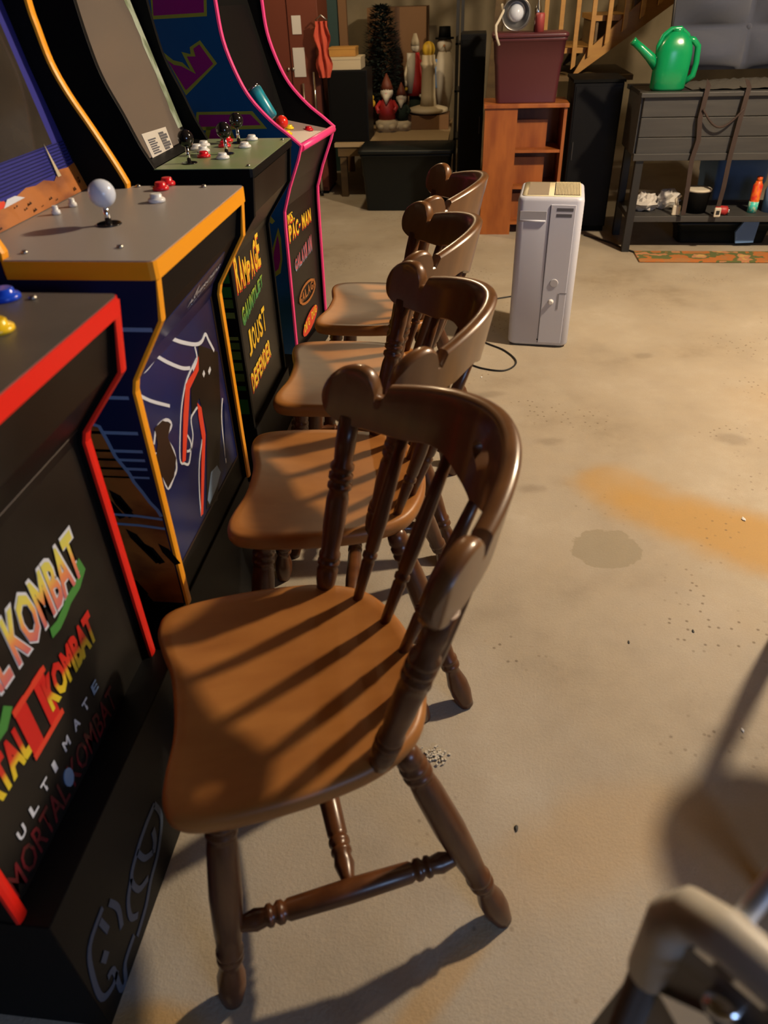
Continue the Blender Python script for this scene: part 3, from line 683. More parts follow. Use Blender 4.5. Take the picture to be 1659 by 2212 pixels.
arc_text('DEFENDER', mvc, .068, .318, lambda q: .290+.02*q, lambda q: .060, gx, 'yellowart', 'redart')
# --- fourth cabinet (pink trim, blue sides)
rz4 = math.radians(-6)
R4 = Matrix.Rotation(rz4, 4, 'Z')
LOWP = [(-.598, .870), (-.613, .830), (-.655, .735), (-.683, .655), (-.686, .60), (-.690, .18), (-.690, .1)]
LOWP = [(x+.598, z) for x, z in LOWP]
UPP = [(-.640, .902), (-.700, .947), (-.764, 1.014), (-.804, 1.087), (-.835, 1.182), (-.843, 1.288), (-.846, 1.42)]
UPP = [(x+.598, z) for x, z in UPP]
# keep the unrotated side profile, rotate the whole thing about the near front corner
pac = None
def cab4():
    t = thing('arcade_cabinet', 'fourth and farthest arcade cabinet, deep blue side and bright pink edge trim', 'arcade cabinet', (-.598, 2.71, 0), rz4, 'arcade cabinets side by side')
    w_ = .44; Tn = .014; bx = -.55; topz = 1.70
    fr = LOWP[::-1]; upl = smooth_path(UPP, 4); prof = fr+upl+[(upl[-1][0]+.02, 1.5), (upl[-1][0]+.12, 1.53), (upl[-1][0]+.12, topz), (bx, topz), (bx, .1)]
    for ya, m_ in ((0, 'pacblue'), (w_-Tn, 'blackmatte')):
        MB().prism([(x, ya, z) for x, z in prof], (0, Tn, 0)).build('side_panel', m_, t)
        path = fr+upl+[(upl[-1][0]+.02, 1.5)]; vs = []; fs = []; n = len(path)
        for i, (x, z) in enumerate(path):
            a = Vector((path[min(i+1, n-1)][0]-path[max(i-1, 0)][0], path[min(i+1, n-1)][1]-path[max(i-1, 0)][1])).normalized(); nx, nz = a.y, -a.x
            for (q, yy) in ((0, -.002), (.006, -.001), (.008, Tn*.3), (.008, Tn*.7), (.006, Tn+.001), (0, Tn+.002)): vs.append((x+nx*q, ya+yy, z+nz*q))
        for i in range(n-1):
            for k in range(6): fs.append((i*6+k, i*6+(k+1) % 6, (i+1)*6+(k+1) % 6, (i+1)*6+k))
        fs += [tuple(range(6))[::-1], tuple((n-1)*6+k for k in range(6))]
        MB().add(vs, fs).build('edge_trim', 'pink', t)
    lo = [(x-.012, z) for x, z in LOWP]; lo[0] = (lo[0][0], lo[0][1]-.015); lo = lo+[(x-.014, z) for x, z in lo[::-1]]
    MB().prism([(x, Tn, z) for x, z in lo], (0, w_-2*Tn, 0)).build('front_panel', 'panel', t)
    MB().bb((bx, 0, 0), (-.088, w_, .1)).build('base', 'black', t); MB().bb((bx, Tn, .1), (bx+.01, w_-Tn, topz)).build('back_panel', 'blackmatte', t)
    # sunken deck with a pink front roll
    MB().prism([(-.006, Tn, .862), (-.19, Tn, .895), (-.19, Tn, .880), (-.006, Tn, .846)], (0, w_-2*Tn, 0)).build('control_deck', 'pacdeck', t)
    MB().tube([(-.002, Tn, .863), (-.002, w_-Tn, .863)], .013, 12).build('deck_roll', 'pink', t)
    MB().prism([(-.19, Tn, .89), (-.20, Tn, .93), (-.30, Tn, 1.30), (-.31, Tn, 1.45), (-.33, Tn, 1.45), (-.22, Tn, .89)], (0, w_-2*Tn, 0)).build('screen_bezel', 'blackmatte', t)
    MB().prism([(-.203, .06, .945), (-.203, w_-.06, .945), (-.286, w_-.06, 1.27), (-.286, .06, 1.27)], (.002, 0, .0005)).build('screen', 'black', t)
    MB().bb((upl[-1][0]+.10, Tn, 1.53), (bx+.02, w_-Tn, topz-.01)).build('marquee', 'black', t)
    zc = .882
    button(t, -.105, .175, zc-.002, 'btnyellow', .0165)
    button(t, -.13, .28, zc+.002, 'btnyellow', .0145); button(t, -.07, .33, zc-.010, 'btnred', .0145)
    b = MB().lathe((-.110, .148, zc-.002), (-.110, .148, zc+.001), [(0, .02), (1, .018)], 20).build('joystick', 'ballblack', t)
    MB().lathe((-.110, .148, zc), (-.110, .148, zc+.022), [(0, .0055), (1, .0045)], 10).build('shaft', 'chrome', b)
    MB().ball((-.110, .148, zc+.042), .0225, 22, 13).build('ball', 'ballred', b)
    # side print: blocky magenta letters with olive outline
    def S(pts): return [(p.x, 0, p.z) for p in px_local(t, pts, (0, 0, 0), (0, 1, 0))]
    def block(pts, g=.80, gi=None):
        P = S(pts); cx0 = sum(p[0] for p in P)/len(P); cz0 = sum(p[2] for p in P)/len(P)
        decal('side_letter_outline', t, P, 'olive', (0, -.0010, 0))
        decal('side_letter', t, [(p[0], -.0010, p[2]) for p in S(gi)], 'magenta', (0, -.0008, 0))
    block([(325, -6), (446, -6), (447, 35), (330, 42)], gi=[(330, -6), (440, -6), (441, 27), (332, 34)])
    block([(352, 112), (374, 130), (394, 135), (412, 152), (392, 112), (412, 117), (410, 102), (432, 87), (469, 137), (402, 206)],
          gi=[(362, 130), (376, 140), (392, 143), (424, 160), (404, 122), (423, 122), (418, 105), (431, 96), (461, 138), (402, 195)])
    block([(425, 242), (545, 240), (577, 278), (420, 282)], gi=[(430, 248), (541, 247), (564, 270), (430, 274)])
    block([(442, 300), (448, 263), (470, 262), (500, 280), (515, 320), (480, 340), (440, 335)], gi=[(452, 300), (456, 280), (470, 275), (490, 290), (500, 315), (478, 328), (450, 325)])
    block([(588, 540), (601, 492), (607, 515), (610, 560), (606, 590), (592, 600), (586, 575)], gi=[(592, 545), (600, 508), (604, 530), (606, 560), (602, 580), (594, 588), (591, 570)])
    decal('side_dot', t, S([(584, 466), (589, 472), (594, 478), (588, 484), (583, 480)]), 'olive', (0, -.0010, 0))
    fx4 = -.0995
    arc_text('MS.', t, .075, .175, lambda q: .590, lambda q: .040, fx4, 'yellowart', 'redart')
    arc_text('PAC-MAN', t, .075, .365, lambda q: .525+.01*q, lambda q: .060-.01*q, fx4, 'yellowart', 'redart')
    arc_text('GALAXIAN', t, .110, .345, lambda q: .405+.02*q, lambda q: .042+.02*q, fx4, 'pinkart', 'paleblue')
    ribbon('title_swoosh', t, [(fx4, .235+.105*math.cos(a*.35), .280+.038*math.sin(a*.35)) for a in range(19)], .010, 'orangeline', (1, 0, 0))
    arc_text('GALAGA', t, .115, .350, lambda q: .262+.01*q, lambda q: .036, fx4+.001, 'orangeline', None)
    decal('title_plate', t, [(fx4, .235+.11*math.cos(a*.4), .155+.036*math.sin(a*.4)+.02*math.cos(a*.4)) for a in range(16)], 'redart', (.0008, 0, 0))
    arc_text('DIG DUG', t, .145, .330, lambda q: .132+.03*q, lambda q: .034, fx4+.001, 'yellowart', None)
    return t
M['orangeline'] = mat('burnt orange ink', (.42, .15, .035), .4)
pac = cab4()
# blue can lying tilted on the pink cabinet's screen ledge
W4 = wm(pac)
p0 = W4 @ Vector((-.118, .185, .915)); p1 = W4 @ Vector((-.225, .115, 1.045))
p0, p1 = on_plane(588, 246, (0, 2.85, 0), Vector((0, 1, 0))), on_plane(543, 196, (0, 2.85, 0), Vector((0, 1, 0)))
p0 = Vector((-.726, 2.862, .936)); p1 = Vector((-.783, 2.862, 1.035))
can = thing('drink_can', 'slim teal blue drink can leaning on the ledge behind the red joystick ball', 'can', p0)
MB().lathe((0, 0, 0), p1-p0, [(0, .020), (.03, .0245), (.08, .0265), (.90, .0265), (.96, .023)], 24).build('can_body', 'teal', can)
MB().lathe((p1-p0)*.955, (p1-p0)*1.02, [(0, .0235), (.5, .022), (1, .020)], 24).build('can_rim', 'chrome', can)
MB().lathe((p1-p0)*-.03, (p1-p0)*.02, [(0, .017), (1, .021)], 24).build('can_base', 'steel', can)
# ---------------------------------------------------------------- dehumidifier
dh = thing('dehumidifier', 'white upright dehumidifier standing on the concrete floor', 'dehumidifier', (.322, 3.22, 0), math.radians(-6))
def rrect(w_, d_, r, n=5):
    P = []
    for (cx0, cy0, a0) in ((w_/2-r, -d_/2+r, -90), (w_/2-r, d_/2-r, 0), (-w_/2+r, d_/2-r, 90), (-w_/2+r, -d_/2+r, 180)):
        for k in range(n+1): a = math.radians(a0+90*k/n); P.append((cx0+r*math.cos(a), cy0+r*math.sin(a)))
    return P
def rbox(mb, w_, d_, r, rings, cx0=0, cy0=0):
    P = rrect(w_, d_, r); n = len(P); vs = []; fs = []
    for (s_, z) in rings:
        for (x, y) in P: vs.append((cx0+x-(s_ if x > 0 else -s_), cy0+y-(s_ if y > 0 else -s_), z))
    for i in range(len(rings)-1):
        for k in range(n): fs.append((i*n+k, i*n+(k+1) % n, (i+1)*n+(k+1) % n, (i+1)*n+k))
    fs += [tuple(range(n))[::-1], tuple((len(rings)-1)*n+k for k in range(n))]
    return mb.add(vs, fs, True)
W_, D_, H_ = .258, .285, .62
rbox(MB(), W_, D_, .028, [(.012, .004), (.003, .012), (0, .02), (0, H_-.016), (.003, H_-.006), (.008, H_-.001), (.012, H_)]).build('body', 'plastic', dh)
rbox(MB(), W_-.03, D_-.03, .02, [(0, H_-.001), (0, H_+.002)]).build('top_panel', 'cream', dh)
MB().bb((-W_/2+.035, -D_/2+.03, H_+.002), (-.012, D_/2-.03, H_+.0035)).build('control_panel', mat('taupe membrane', (.30, .25, .19), .4), dh)
MB().bb((.010, -D_/2+.03, H_+.0018), (W_/2-.022, D_/2-.03, H_+.003)).build('vent_recess', 'greylab', dh)
for i in range(17):
    x = .014+i*.0058; MB().bb((x, -D_/2+.03, H_+.0025), (x+.0034, D_/2-.03, H_+.0065)).build('vent_slat', 'cream', dh)
fy = -D_/2
MB().bb((-W_/2+.012, fy-.0015, H_-.088), (-.012, fy+.001, H_-.052)).build('handle_recess', mat('handle recess plastic', (.36, .36, .40), .5), dh, bevel=.001)
MB().tube([(-W_/2+.014, fy-.002, H_-.089), (-.014, fy-.002, H_-.089)], .004, 8).build('handle_lip', 'plastic', dh)
MB().bb((-.001, fy-.001, .02), (.001, fy+.001, H_-.03)).build('front_seam', 'greylab', dh)
MB().bb((0.002, fy-.003, .022), (W_/2-.030, fy+.002, H_-.026)).build('front_cover', 'plastic', dh, bevel=.002)
MB().bb((.026, fy-.0036, H_-.050), (.090, fy-.002, H_-.038)).build('printed_label', 'greylab', dh)
MB().bb((.026, fy-.0036, H_-.072), (.086, fy-.002, H_-.060)).build('printed_label', 'greylab', dh)
MB().lathe((.045, fy-.002, .285), (.045, fy-.006, .285), [(0, .018), (.8, .017), (1, .015)], 20).build('oval_badge', mat('embossed grey plastic', (.50, .50, .55), .4), dh)
MB().lathe((.040, fy-.002, .205), (.040, fy-.014, .205), [(0, .013), (.5, .010), (1, .007)], 16).build('drain_cap', 'btnwhite', dh)
MB().bb((.066, fy-.0042, .175), (.072, fy-.002, .242)).build('tank_grip', mat('shaded grip plastic', (.30, .30, .34), .5), dh)
MB().bb((.072, fy-.0038, .242), (W_/2-.028, fy-.002, .244)).build('tank_seam', 'greylab', dh)
MB().lathe((-.001, fy-.001, .035), (-.001, fy-.003, .035), [(0, .003), (1, .003)], 10).build('screw', 'blackmatte', dh)
for i in range(34):
    z = .10+i*.0145; MB().bb((W_/2-.001, -D_/2+.05, z), (W_/2+.0012, D_/2-.04, z+.0045)).build('side_vent', 'greylab' if 0 else 'cream', dh)
# cord
def cable(name, pts, r, label, cat):
    P = [Vector(p) for p in pts]; out = []
    for i in range(len(P)-1):
        a = P[max(i-1, 0)]; b = P[i]; c = P[i+1]; d = P[min(i+2, len(P)-1)]
        for k in range(8):
            t = k/8; out.append(.5*((2*b)+(-a+c)*t+(2*a-5*b+4*c-d)*t*t+(-a+3*b-3*c+d)*t**3))
    out.append(P[-1])
    return tag(MB().tube(out, r, 8).build(name, 'rubber', None), label, cat)
gp = lambda a, b, z=.004: tuple(on_plane(a, b, (0, 0, z), Vector((0, 0, 1))))
cable('power_cord', [gp(1104, 640), gp(1060, 648), gp(1015, 665), gp(1000, 700), gp(1040, 735), gp(1090, 757), gp(1115, 782), gp(1090, 800), gp(1040, 795), gp(1000, 780), gp(965, 770), gp(930, 772)], .0035,
      'black power cord looping on the floor left of the white dehumidifier', 'cord')
cable('floor_cable', [gp(1262, 508), gp(1290, 516), gp(1318, 524), gp(1350, 538), gp(1380, 548)], .006, 'dark cable on the floor between dehumidifier and planter leg', 'cord')
# ---------------------------------------------------------------- bookcase with maroon bin
bk = thing('bookcase', 'small cherry laminate bookcase behind the dehumidifier, maroon bin on top', 'bookcase', (0, 0, 0))
BX0, BX1, BY0, BY1, BH = .052, .528, 4.88, 5.18, .715
MB().bb((BX0-.008, BY0-.015, BH), (BX1+.008, BY1, BH+.022)).build('top_board', 'laminate', bk, bevel=.003)
MB().bb((BX0, BY0, 0), (BX0+.19, BY0+.016, BH)).build('front_board', 'laminate', bk)
MB().bb((BX0, BY0+.016, 0), (BX0+.016, BY1, BH)).build('side_board', 'laminate', bk)
MB().bb((BX1-.018, BY0, 0), (BX1, BY1, BH)).build('side_board', 'laminate', bk)
MB().bb((BX0+.016, BY1-.012, 0), (BX1-.018, BY1, BH)).build('back_board', 'laminate', bk)
for z in (.06, .27, .475):
    MB().bb((BX0+.19, BY0+.006, z), (BX1-.018, BY1-.012, z+.016)).build('shelf', 'laminate', bk)
for z in (.076, .286, .491):
    MB().bb((BX0+.19, BY0+.10, z), (BX1-.10, BY0+.112, z+.15)).build('lit_back_panel', 'laminate', bk)  # boards shaped like the lit area of the back board, below the shelf shadow
bn = thing('storage_bin', 'maroon plastic storage bin standing on top of the cherry bookcase', 'storage bin', (.285, 5.04, BH+.022))
def bin_body(t, w0, w1, d0, d1, h, m_, rim=.012):
    rings = [(w0, d0, 0), (w0, d0, .006), (w0+(w1-w0)*.55, d0+(d1-d0)*.55, h*.60), (w0+(w1-w0)*.55+.008, d0+(d1-d0)*.55+.008, h*.62), (w1, d1, h-.02), (w1+rim, d1+rim, h-.018), (w1+rim, d1+rim, h)]
    mb = MB(); vs = []; fs = []
    for (a, b, z) in rings: vs += [(x, y, z) for x, y in rrect(a, b, .025)]
    n = len(rrect(1, 1, .02))
    for i in range(len(rings)-1):
        for k in range(n): fs.append((i*n+k, i*n+(k+1) % n, (i+1)*n+(k+1) % n, (i+1)*n+k))
    fs += [tuple(range(n))[::-1], tuple((len(rings)-1)*n+k for k in range(n))]
    return mb.add(vs, fs, True).build('bin_body', m_, t)
bin_body(bn, .345, .40, .27, .30, .325, 'maroon')
rbox(MB(), .425, .325, .03, [(0, .323), (0, .338), (.004, .343)]).build('lid', 'maroon', bn)
# things on the bin
bz0 = BH+.022+.344
lampo = thing('work_lamp', 'silver dome work lamp lying on the maroon bin lid', 'lamp', (.20, 5.0, bz0+.032))
MB().lathe((0, .07, .075), (0, -.055, .055), [(0, .022), (.15, .035), (.45, .062), (.8, .078), (1, .082), (.995, .076), (.8, .070), (.5, .05)], 28).build('reflector', 'steel', lampo)
MB().ball((0, -.02, .06), .042, 18, 11).build('bulb', 'ballwhite', lampo)
MB().lathe((0, .07, .075), (0, .13, .09), [(0, .022), (1, .02)], 16).build('socket', 'blackmatte', lampo)
MB().tube([(x-.20, y-5.0, z-bz0) for x, y, z in [(.12, 4.99, bz0+.10), (.128, 4.94, bz0+.07), (.105, 4.90, bz0+.03), (.090, 4.872, bz0+.008), (.090, 4.858, bz0-.02), (.097, 4.854, bz0-.05), (.112, 4.856, bz0-.085)]], .007, 10).build('lamp_cord', 'statuewhite', lampo)
rc = thing('candle_jar', 'dusty red candle standing on the maroon bin beside the silver lamp', 'candle', (.335, 4.98, bz0))
MB().lathe((0, 0, 0), (0, 0, .09), [(0, .026), (.9, .026), (1, .022)], 18).build('wax', 'candlered', rc)
MB().lathe((0, 0, .09), (0, 0, .10), [(0, .003), (1, .002)], 8).build('wick', 'blackmatte', rc)
tb = thing('glass_bottle', 'tall clear bottle behind the red candle on the maroon bin', 'bottle', (.325, 5.06, bz0))
MB().lathe((0, 0, 0), (0, 0, .22), [(0, .018), (.5, .018), (.65, .008), (1, .008)], 16).build('bottle_body', 'chrome', tb)
MB().lathe((0, 0, .22), (0, 0, .235), [(0, .01), (1, .01)], 12).build('bottle_cap', 'blackmatte', tb)
# black cabinet to the right of the bookcase, another slim one to its left
bc = thing('black_cabinet', 'black cabinet between the bookcase and the grey planter, under the stairs', 'cabinet', (0, 0, 0))
MB().bb((.562, 4.96, .03), (.845, 5.32, .83)).build('body', 'black', bc, bevel=.006); MB().bb((.57, 4.97, 0), (.837, 5.30, .03)).build('plinth', 'blackmatte', bc)
MB().bb((.555, 4.952, .83), (.852, 5.33, .845)).build('top_board', 'blackmatte', bc); MB().bb((.575, 4.955, .05), (.832, 4.962, .81)).build('door', 'black', bc)
MB().bb((.585, 4.948, .42), (.592, 4.956, .52)).build('handle', 'greydark', bc)
bl = thing('black_cabinet', 'tall narrow black cabinet standing left of the cherry bookcase', 'cabinet', (0, 0, 0))
MB().bb((-.115, 5.45, .02), (.045, 5.85, 1.06)).build('body', 'black', bl, bevel=.004); MB().bb((-.105, 5.47, 0), (.035, 5.83, .02)).build('plinth', 'blackmatte', bl)
MB().bb((-.105, 5.444, .06), (.035, 5.451, 1.03)).build('door', 'blackmatte', bl); MB().bb((.020, 5.436, .5), (.026, 5.446, .6)).build('handle', 'greydark', bl)
# ---------------------------------------------------------------- planter bench, rug and what stands on it
pl = thing('raised_planter', 'dark grey wooden raised planter on legs with a lower shelf', 'planter', (0, 0, 0))
PX0, PX1, PY0, PY1 = .868, 1.98, 4.50, 4.92
for i in range(3): MB().bb((PX0+.012, PY0, .515+i*.096), (PX1-.012, PY0+.018, .607+i*.096)).build('front_slat', 'greywood', pl, bevel=.002)
MB().bb((PX0+.012, PY1-.018, .515), (PX1-.012, PY1, .80)).build('back_board', 'greywood', pl)
for x in (PX0, PX1-.018): MB().bb((x, PY0+.018, .515), (x+.018, PY1-.018, .80)).build('end_board', 'greywood', pl)
MB().bb((PX0, PY0-.012, .495), (PX1, PY0+.02, .53)).build('bottom_rail', 'greywood', pl, bevel=.002)
MB().bb((PX0-.01, PY0-.02, .800), (PX1+.01, PY0+.05, .822)).build('top_rim', 'greywood', pl, bevel=.003)
MB().bb((PX0-.01, PY1-.05, .800), (PX1+.01, PY1+.02, .822)).build('top_rim', 'greywood', pl)
MB().bb((PX0, PY0+.05, .802), (PX1, PY1-.05, .820)).build('top_board', 'greydark', pl)
for (x, y) in ((PX0+.02, PY0+.005), (PX1-.065, PY0+.005), (PX0+.02, PY1-.05), (PX1-.065, PY1-.05)): MB().bb((x, y, 0), (x+.042, y+.042, .80)).build('leg', 'greydark', pl, bevel=.002)
MB().bb((PX0+.03, PY0+.01, .168), (PX1-.03, PY1-.02, .200)).build('lower_shelf', 'greywood', pl, bevel=.002)
rg = tag(MB().bb((.955, 4.30, .001), (1.96, 4.498, .010)).build('rug', 'rug', bevel=.003), 'leaf-patterned orange and green rug on the floor before the grey planter', 'rug')
SH = .2005; TP = .8225
# watering can
wc = thing('watering_can', 'bright green plastic watering can standing on the grey planter', 'watering can', (1.005, 4.60, TP))
rings = [(.080, .055, 0), (.088, .062, .012), (.091, .064, .10), (.091, .064, .165), (.084, .060, .200), (.066, .050, .232), (.044, .036, .254), (.030, .028, .262), (.0, .0, .265)]
mb = MB(); vs = []; fs = []; n = 28
for (a, b, z) in rings:
    for k in range(n): q = 2*math.pi*k/n; vs.append((a*math.copysign(abs(math.cos(q))**.75, math.cos(q))+.01*(z/.26), b*math.copysign(abs(math.sin(q))**.75, math.sin(q)), z))
for i in range(len(rings)-1):
    for k in range(n): fs.append((i*n+k, i*n+(k+1) % n, (i+1)*n+(k+1) % n, (i+1)*n+k))
fs.append(tuple(range(n))[::-1]); mb.add(vs, fs, True).build('can_body', 'green', wc)
MB().tube([(-.070, 0, .115), (-.115, 0, .155), (-.160, 0, .190), (-.205, 0, .222)], [.030, .024, .020, .017], 14).build('spout', 'green', wc)
MB().lathe((-.200, 0, .218), (-.212, 0, .228), [(0, .018), (1, .019)], 14).build('spout_rim', 'green', wc)
MB().tube([(.060, 0, .228), (.095, 0, .222), (.122, 0, .195), (.128, 0, .12), (.122, 0, .065), (.085, 0, .035)], .0155, 12).build('side_handle', 'green', wc)
MB().tube([(-.075, 0, .15), (-.078, 0, .20), (-.060, 0, .245), (-.025, 0, .272), (.02, 0, .274), (.06, 0, .245), (.075, 0, .22)], .0115, 12).build('top_handle', 'green', wc)
MB().lathe((.008, 0, .258), (.008, 0, .276), [(0, .030), (.7, .030), (1, .024)], 20).build('filler_cap', 'green', wc)
# cushion
cs = thing('chair_cushion', 'grey tufted patio chair cushion propped up behind the green watering can', 'cushion', (1.45, 4.88, TP+.065))
mb = MB(); nu, nv = 48, 40; W0, H0 = .80, .66; vs = []; fs = []
def puff(a, b):
    e = (1-abs(2*a-1)**5)*(1-abs(2*b-1)**5); c_ = abs(math.sin(a*math.pi*2))**.8*abs(math.sin((b+.12)*math.pi*2.4))**.8
    return (.020+.13*c_)*e**.5
for side in (-1, 1):
    for j in range(nv+1):
        for i in range(nu+1):
            a, b = i/nu, j/nv; vs.append(((a-.5)*W0, side*puff(a, b)+b*.16, b*H0))
for s_ in range(2):
    o0 = s_*(nu+1)*(nv+1)
    for j in range(nv):
        for i in range(nu): q = o0+j*(nu+1)+i; fs.append((q, q+1, q+nu+2, q+nu+1) if s_ == 0 else (q+nu+1, q+nu+2, q+1, q))
mb.add(vs, fs, True).build('pad', 'fabric', cs)
for i in (1,):
    for j in (1, 2): MB().ball((0, -.022+(j/2.4-.12)*.16, (j/2.4-.12)*H0), .014, 12, 8, (1, .5, 1)).build('tuft_button', 'fabric', cs)
MB().tube([(-.4, 0, 0), (-.4, .16, .66)], .008, 8).build('piping', 'greydark', cs)
tp = tag(MB().add(*(lambda n_, m__: ([(1.13+.78*i/n_, 4.56+.36*j/m__, TP+.002+.035*abs(math.sin(i*.9+j*1.3))*abs(math.sin(math.pi*i/n_)*math.sin(math.pi*(j/m__*.98+.01)))**.5) for j in range(m__+1) for i in range(n_+1)],
    [(j*(n_+1)+i, j*(n_+1)+i+1, (j+1)*(n_+1)+i+1, (j+1)*(n_+1)+i) for j in range(m__) for i in range(n_)]))(26, 10), True).build('folded_tarp', mat('olive grey cloth', (.055, .05, .042), .8), None), 'crumpled olive grey cloth under the tufted cushion on the planter', 'cloth')
def strap(pts, label, wd=.024):
    P = [Vector(p) for p in pts]; o = ribbon('strap', None, P, wd, 'strap', (0, -1, 0), .003)
    return tag(o, label, 'strap')
strap([(1.20, 4.555, TP+.045), (1.185, 4.472, TP+.03), (1.175, 4.470, .70), (1.190, 4.472, .60), (1.175, 4.472, .50), (1.185, 4.472, .36), (1.190, 4.478, .215)], 'brown webbing strap hanging over the planter front, the left one of two')
strap([(1.395, 4.555, TP+.045), (1.388, 4.472, TP+.02), (1.378, 4.470, .68), (1.372, 4.472, .52), (1.375, 4.472, .36), (1.372, 4.478, .260)], 'brown webbing strap hanging over the planter front, the right one of two')
tag(MB().tube([(1.180+.205*i/14, 4.462, .745-.085*math.sin(math.pi*i/14)) for i in range(15)], .0055, 8).build('strap_loop', 'strap'), 'thin brown strap loop sagging between the two hanging straps', 'strap')
def add_can(x, y, z, r, h, m_, name, label, cat, cap='chrome', lying=None, top=True):
    t = thing(name, label, cat, (x, y, z))
    ax = Vector((0, 0, h)) if lying is None else Vector(lying)*h; b0 = Vector((0, 0, 0)) if lying is None else Vector((0, 0, r))
    MB().lathe(b0, b0+ax, [(0, r*.92), (.03, r), (.86, r), (.93, r*.7), (1, r*.6)], 20).build('can_body', m_, t)
    MB().lathe(b0+ax*.985, b0+ax*1.12, [(0, r*.62), (.8, r*.6), (1, r*.5)], 16).build('cap', cap, t)
    return t
add_can(1.600, 4.60, SH, .026, .17, 'orangecan', 'spray_can', 'tall orange spray can with teal base standing on the planter shelf', 'spray can', 'orangecan')
MB().lathe((0, 0, 0), (0, 0, .06), [(0, .0265), (1, .0268)], 20).build('can_base_band', mat('turquoise print', (.05, .50, .42), .4, noise=((60, 60, 60), (.5, .6, .4), .5, .6)), bpy.data.objects['spray_can'])
add_can(1.385, 4.56, SH, .024, .07, 'statuered', 'small_can', 'small red can lying on its side on the planter shelf', 'can', 'chrome', lying=(.9, -.43, 0))
bb = thing('black_tub', 'round black tub with a white lid edge on the planter shelf', 'tub', (1.285, 4.62, SH))
MB().lathe((0, 0, 0), (0, 0, .115), [(0, .062), (.9, .070), (1, .070)], 26).build('tub_body', 'blackmatte', bb)
MB().lathe((0, 0, .115), (0, 0, .128), [(0, .073), (.7, .073), (1, .068)], 26).build('lid', 'statuewhite', bb)
def crumple(name, x, y, z, sx, sy, sz, seed, m_, label, cat):
    random.seed(seed); mb = MB(); mb.ball((0, 0, 0), 1, 16, 10); vs = []
    for v in mb.v:
        k = 1+random.uniform(-.22, .22); vs.append((v[0]*sx*k, v[1]*sy*k, max(0, (v[2]*k+.85)*sz)))
    mb.v = vs; mb.sm = [False]*len(mb.sm)
    o = mb.build(name, m_); o.location = (x, y, z); return tag(o, label, cat)
crumple('paper_bag', 1.005, 4.66, SH, .075, .07, .050, 4, 'paper', 'crumpled white paper bag at the left end of the planter shelf', 'bag')
crumple('plastic_bag', 1.145, 4.70, SH, .07, .06, .055, 9, 'paper', 'crumpled white plastic bag between paper bag and black tub', 'bag')
cb = thing('clip_buckle', 'pale strap buckle lying before the black tub on the shelf', 'buckle', (1.160, 4.53, SH))
MB().box((0, 0, .028), (.045, .02, .055)).build('buckle_frame', 'statuewhite', cb, bevel=.006); MB().tube([(0, 0, .055), (-.01, 0, .085), (.012, 0, .11)], .009, 8).build('hook', 'statuewhite', cb)
cb = thing('clip_buckle', 'pale strap buckle hanging at the end of the right strap', 'buckle', (1.372, 4.470, SH+.01))
MB().box((0, 0, .02), (.036, .014, .05)).build('buckle_frame', 'statuewhite', cb, bevel=.005); MB().box((0, -.008, .02), (.018, .004, .02)).build('buckle_tongue', 'greydark', cb)
wj = thing('glass_jar', 'clear jar with grey lid at the right edge on the planter shelf', 'jar', (1.705, 4.62, SH))
MB().lathe((0, 0, 0), (0, 0, .14), [(0, .045), (.8, .05), (1, .04)], 22).build('jar_body', 'bluelight', wj); MB().lathe((0, 0, .14), (0, 0, .17), [(0, .042), (1, .042)], 22).build('lid', 'greydark', wj)
bx = thing('plastic_tote', 'light blue plastic tote on the floor behind the planter', 'storage bin', (1.66, 5.30, 0))
bin_body(bx, .28, .32, .40, .44, .42, 'bluelight'); rbox(MB(), .35, .48, .03, [(0, .42), (0, .44)]).build('lid', 'greydark', bx)
bx = thing('plastic_tote', 'dark plastic tote in the shade below the planter shelf', 'storage bin', (1.50, 4.78, 0))
bin_body(bx, .50, .54, .16, .18, .12, 'tote', .006)
wb = tag(MB().prism([(1.56, 4.62, .02), (1.66, 4.62, .025), (1.675, 4.64, .15), (1.60, 4.64, .155), (1.55, 4.63, .08)], (0, .02, 0)).build('cloth_bag', 'bluelight'), 'light blue cloth bag hanging below the planter shelf', 'bag')
# ---------------------------------------------------------------- stairs behind
st = thing('staircase', 'open wooden staircase with balusters rising to the right at the back', 'staircase', (0, 0, 0))
SY = 5.62; x_a, z_a, x_b, z_b = .62, .80, 1.60, 1.46
sl = (z_b-z_a)/(x_b-x_a)
MB().prism([(x_a, SY, z_a), (x_b, SY, z_b), (x_b, SY, z_b+.26), (x_a+.07, SY, z_a+.26*.55), (x_a, SY, z_a+.02)], (0, .035, 0)).build('stringer', 'pine', st)
MB().prism([(x_a, SY+.75, z_a), (x_b, SY+.75, z_b), (x_b, SY+.75, z_b+.26), (x_a+.07, SY+.75, z_a+.14), (x_a, SY+.75, z_a+.02)], (0, .035, 0)).build('stringer', 'pinedark', st)
for i in range(5):
    x = .60+i*.22; z = .93+i*.17
    MB().bb((x-.10, SY+.035, z), (x+.17, SY+.75, z+.03)).build('tread', 'pine', st)
    MB().bb((x-.085, SY+.05, z-.15), (x-.07, SY+.74, z)).build('riser_board', 'pinedark', st)
for i in range(10):
    x = .40+i*.098; z0 = max(.80, z_a+.06+sl*(x-x_a))
    MB().prism([(x, SY-.03, z0), (x+.026, SY-.03, z0+.02), (x+.026, SY-.03, 1.95), (x, SY-.03, 1.95)], (0, .03, 0)).build('baluster', 'pine', st)
MB().bb((.42, SY-.03, .78), (1.0, SY+.75, .81)).build('landing_board', 'pinedark', st)
MB().bb((.44, SY+.02, 0), (.53, SY+.11, .78)).build('landing_post', 'pinedark', st); MB().bb((.90, SY+.62, 0), (.99, SY+.71, .78)).build('landing_post', 'pinedark', st)
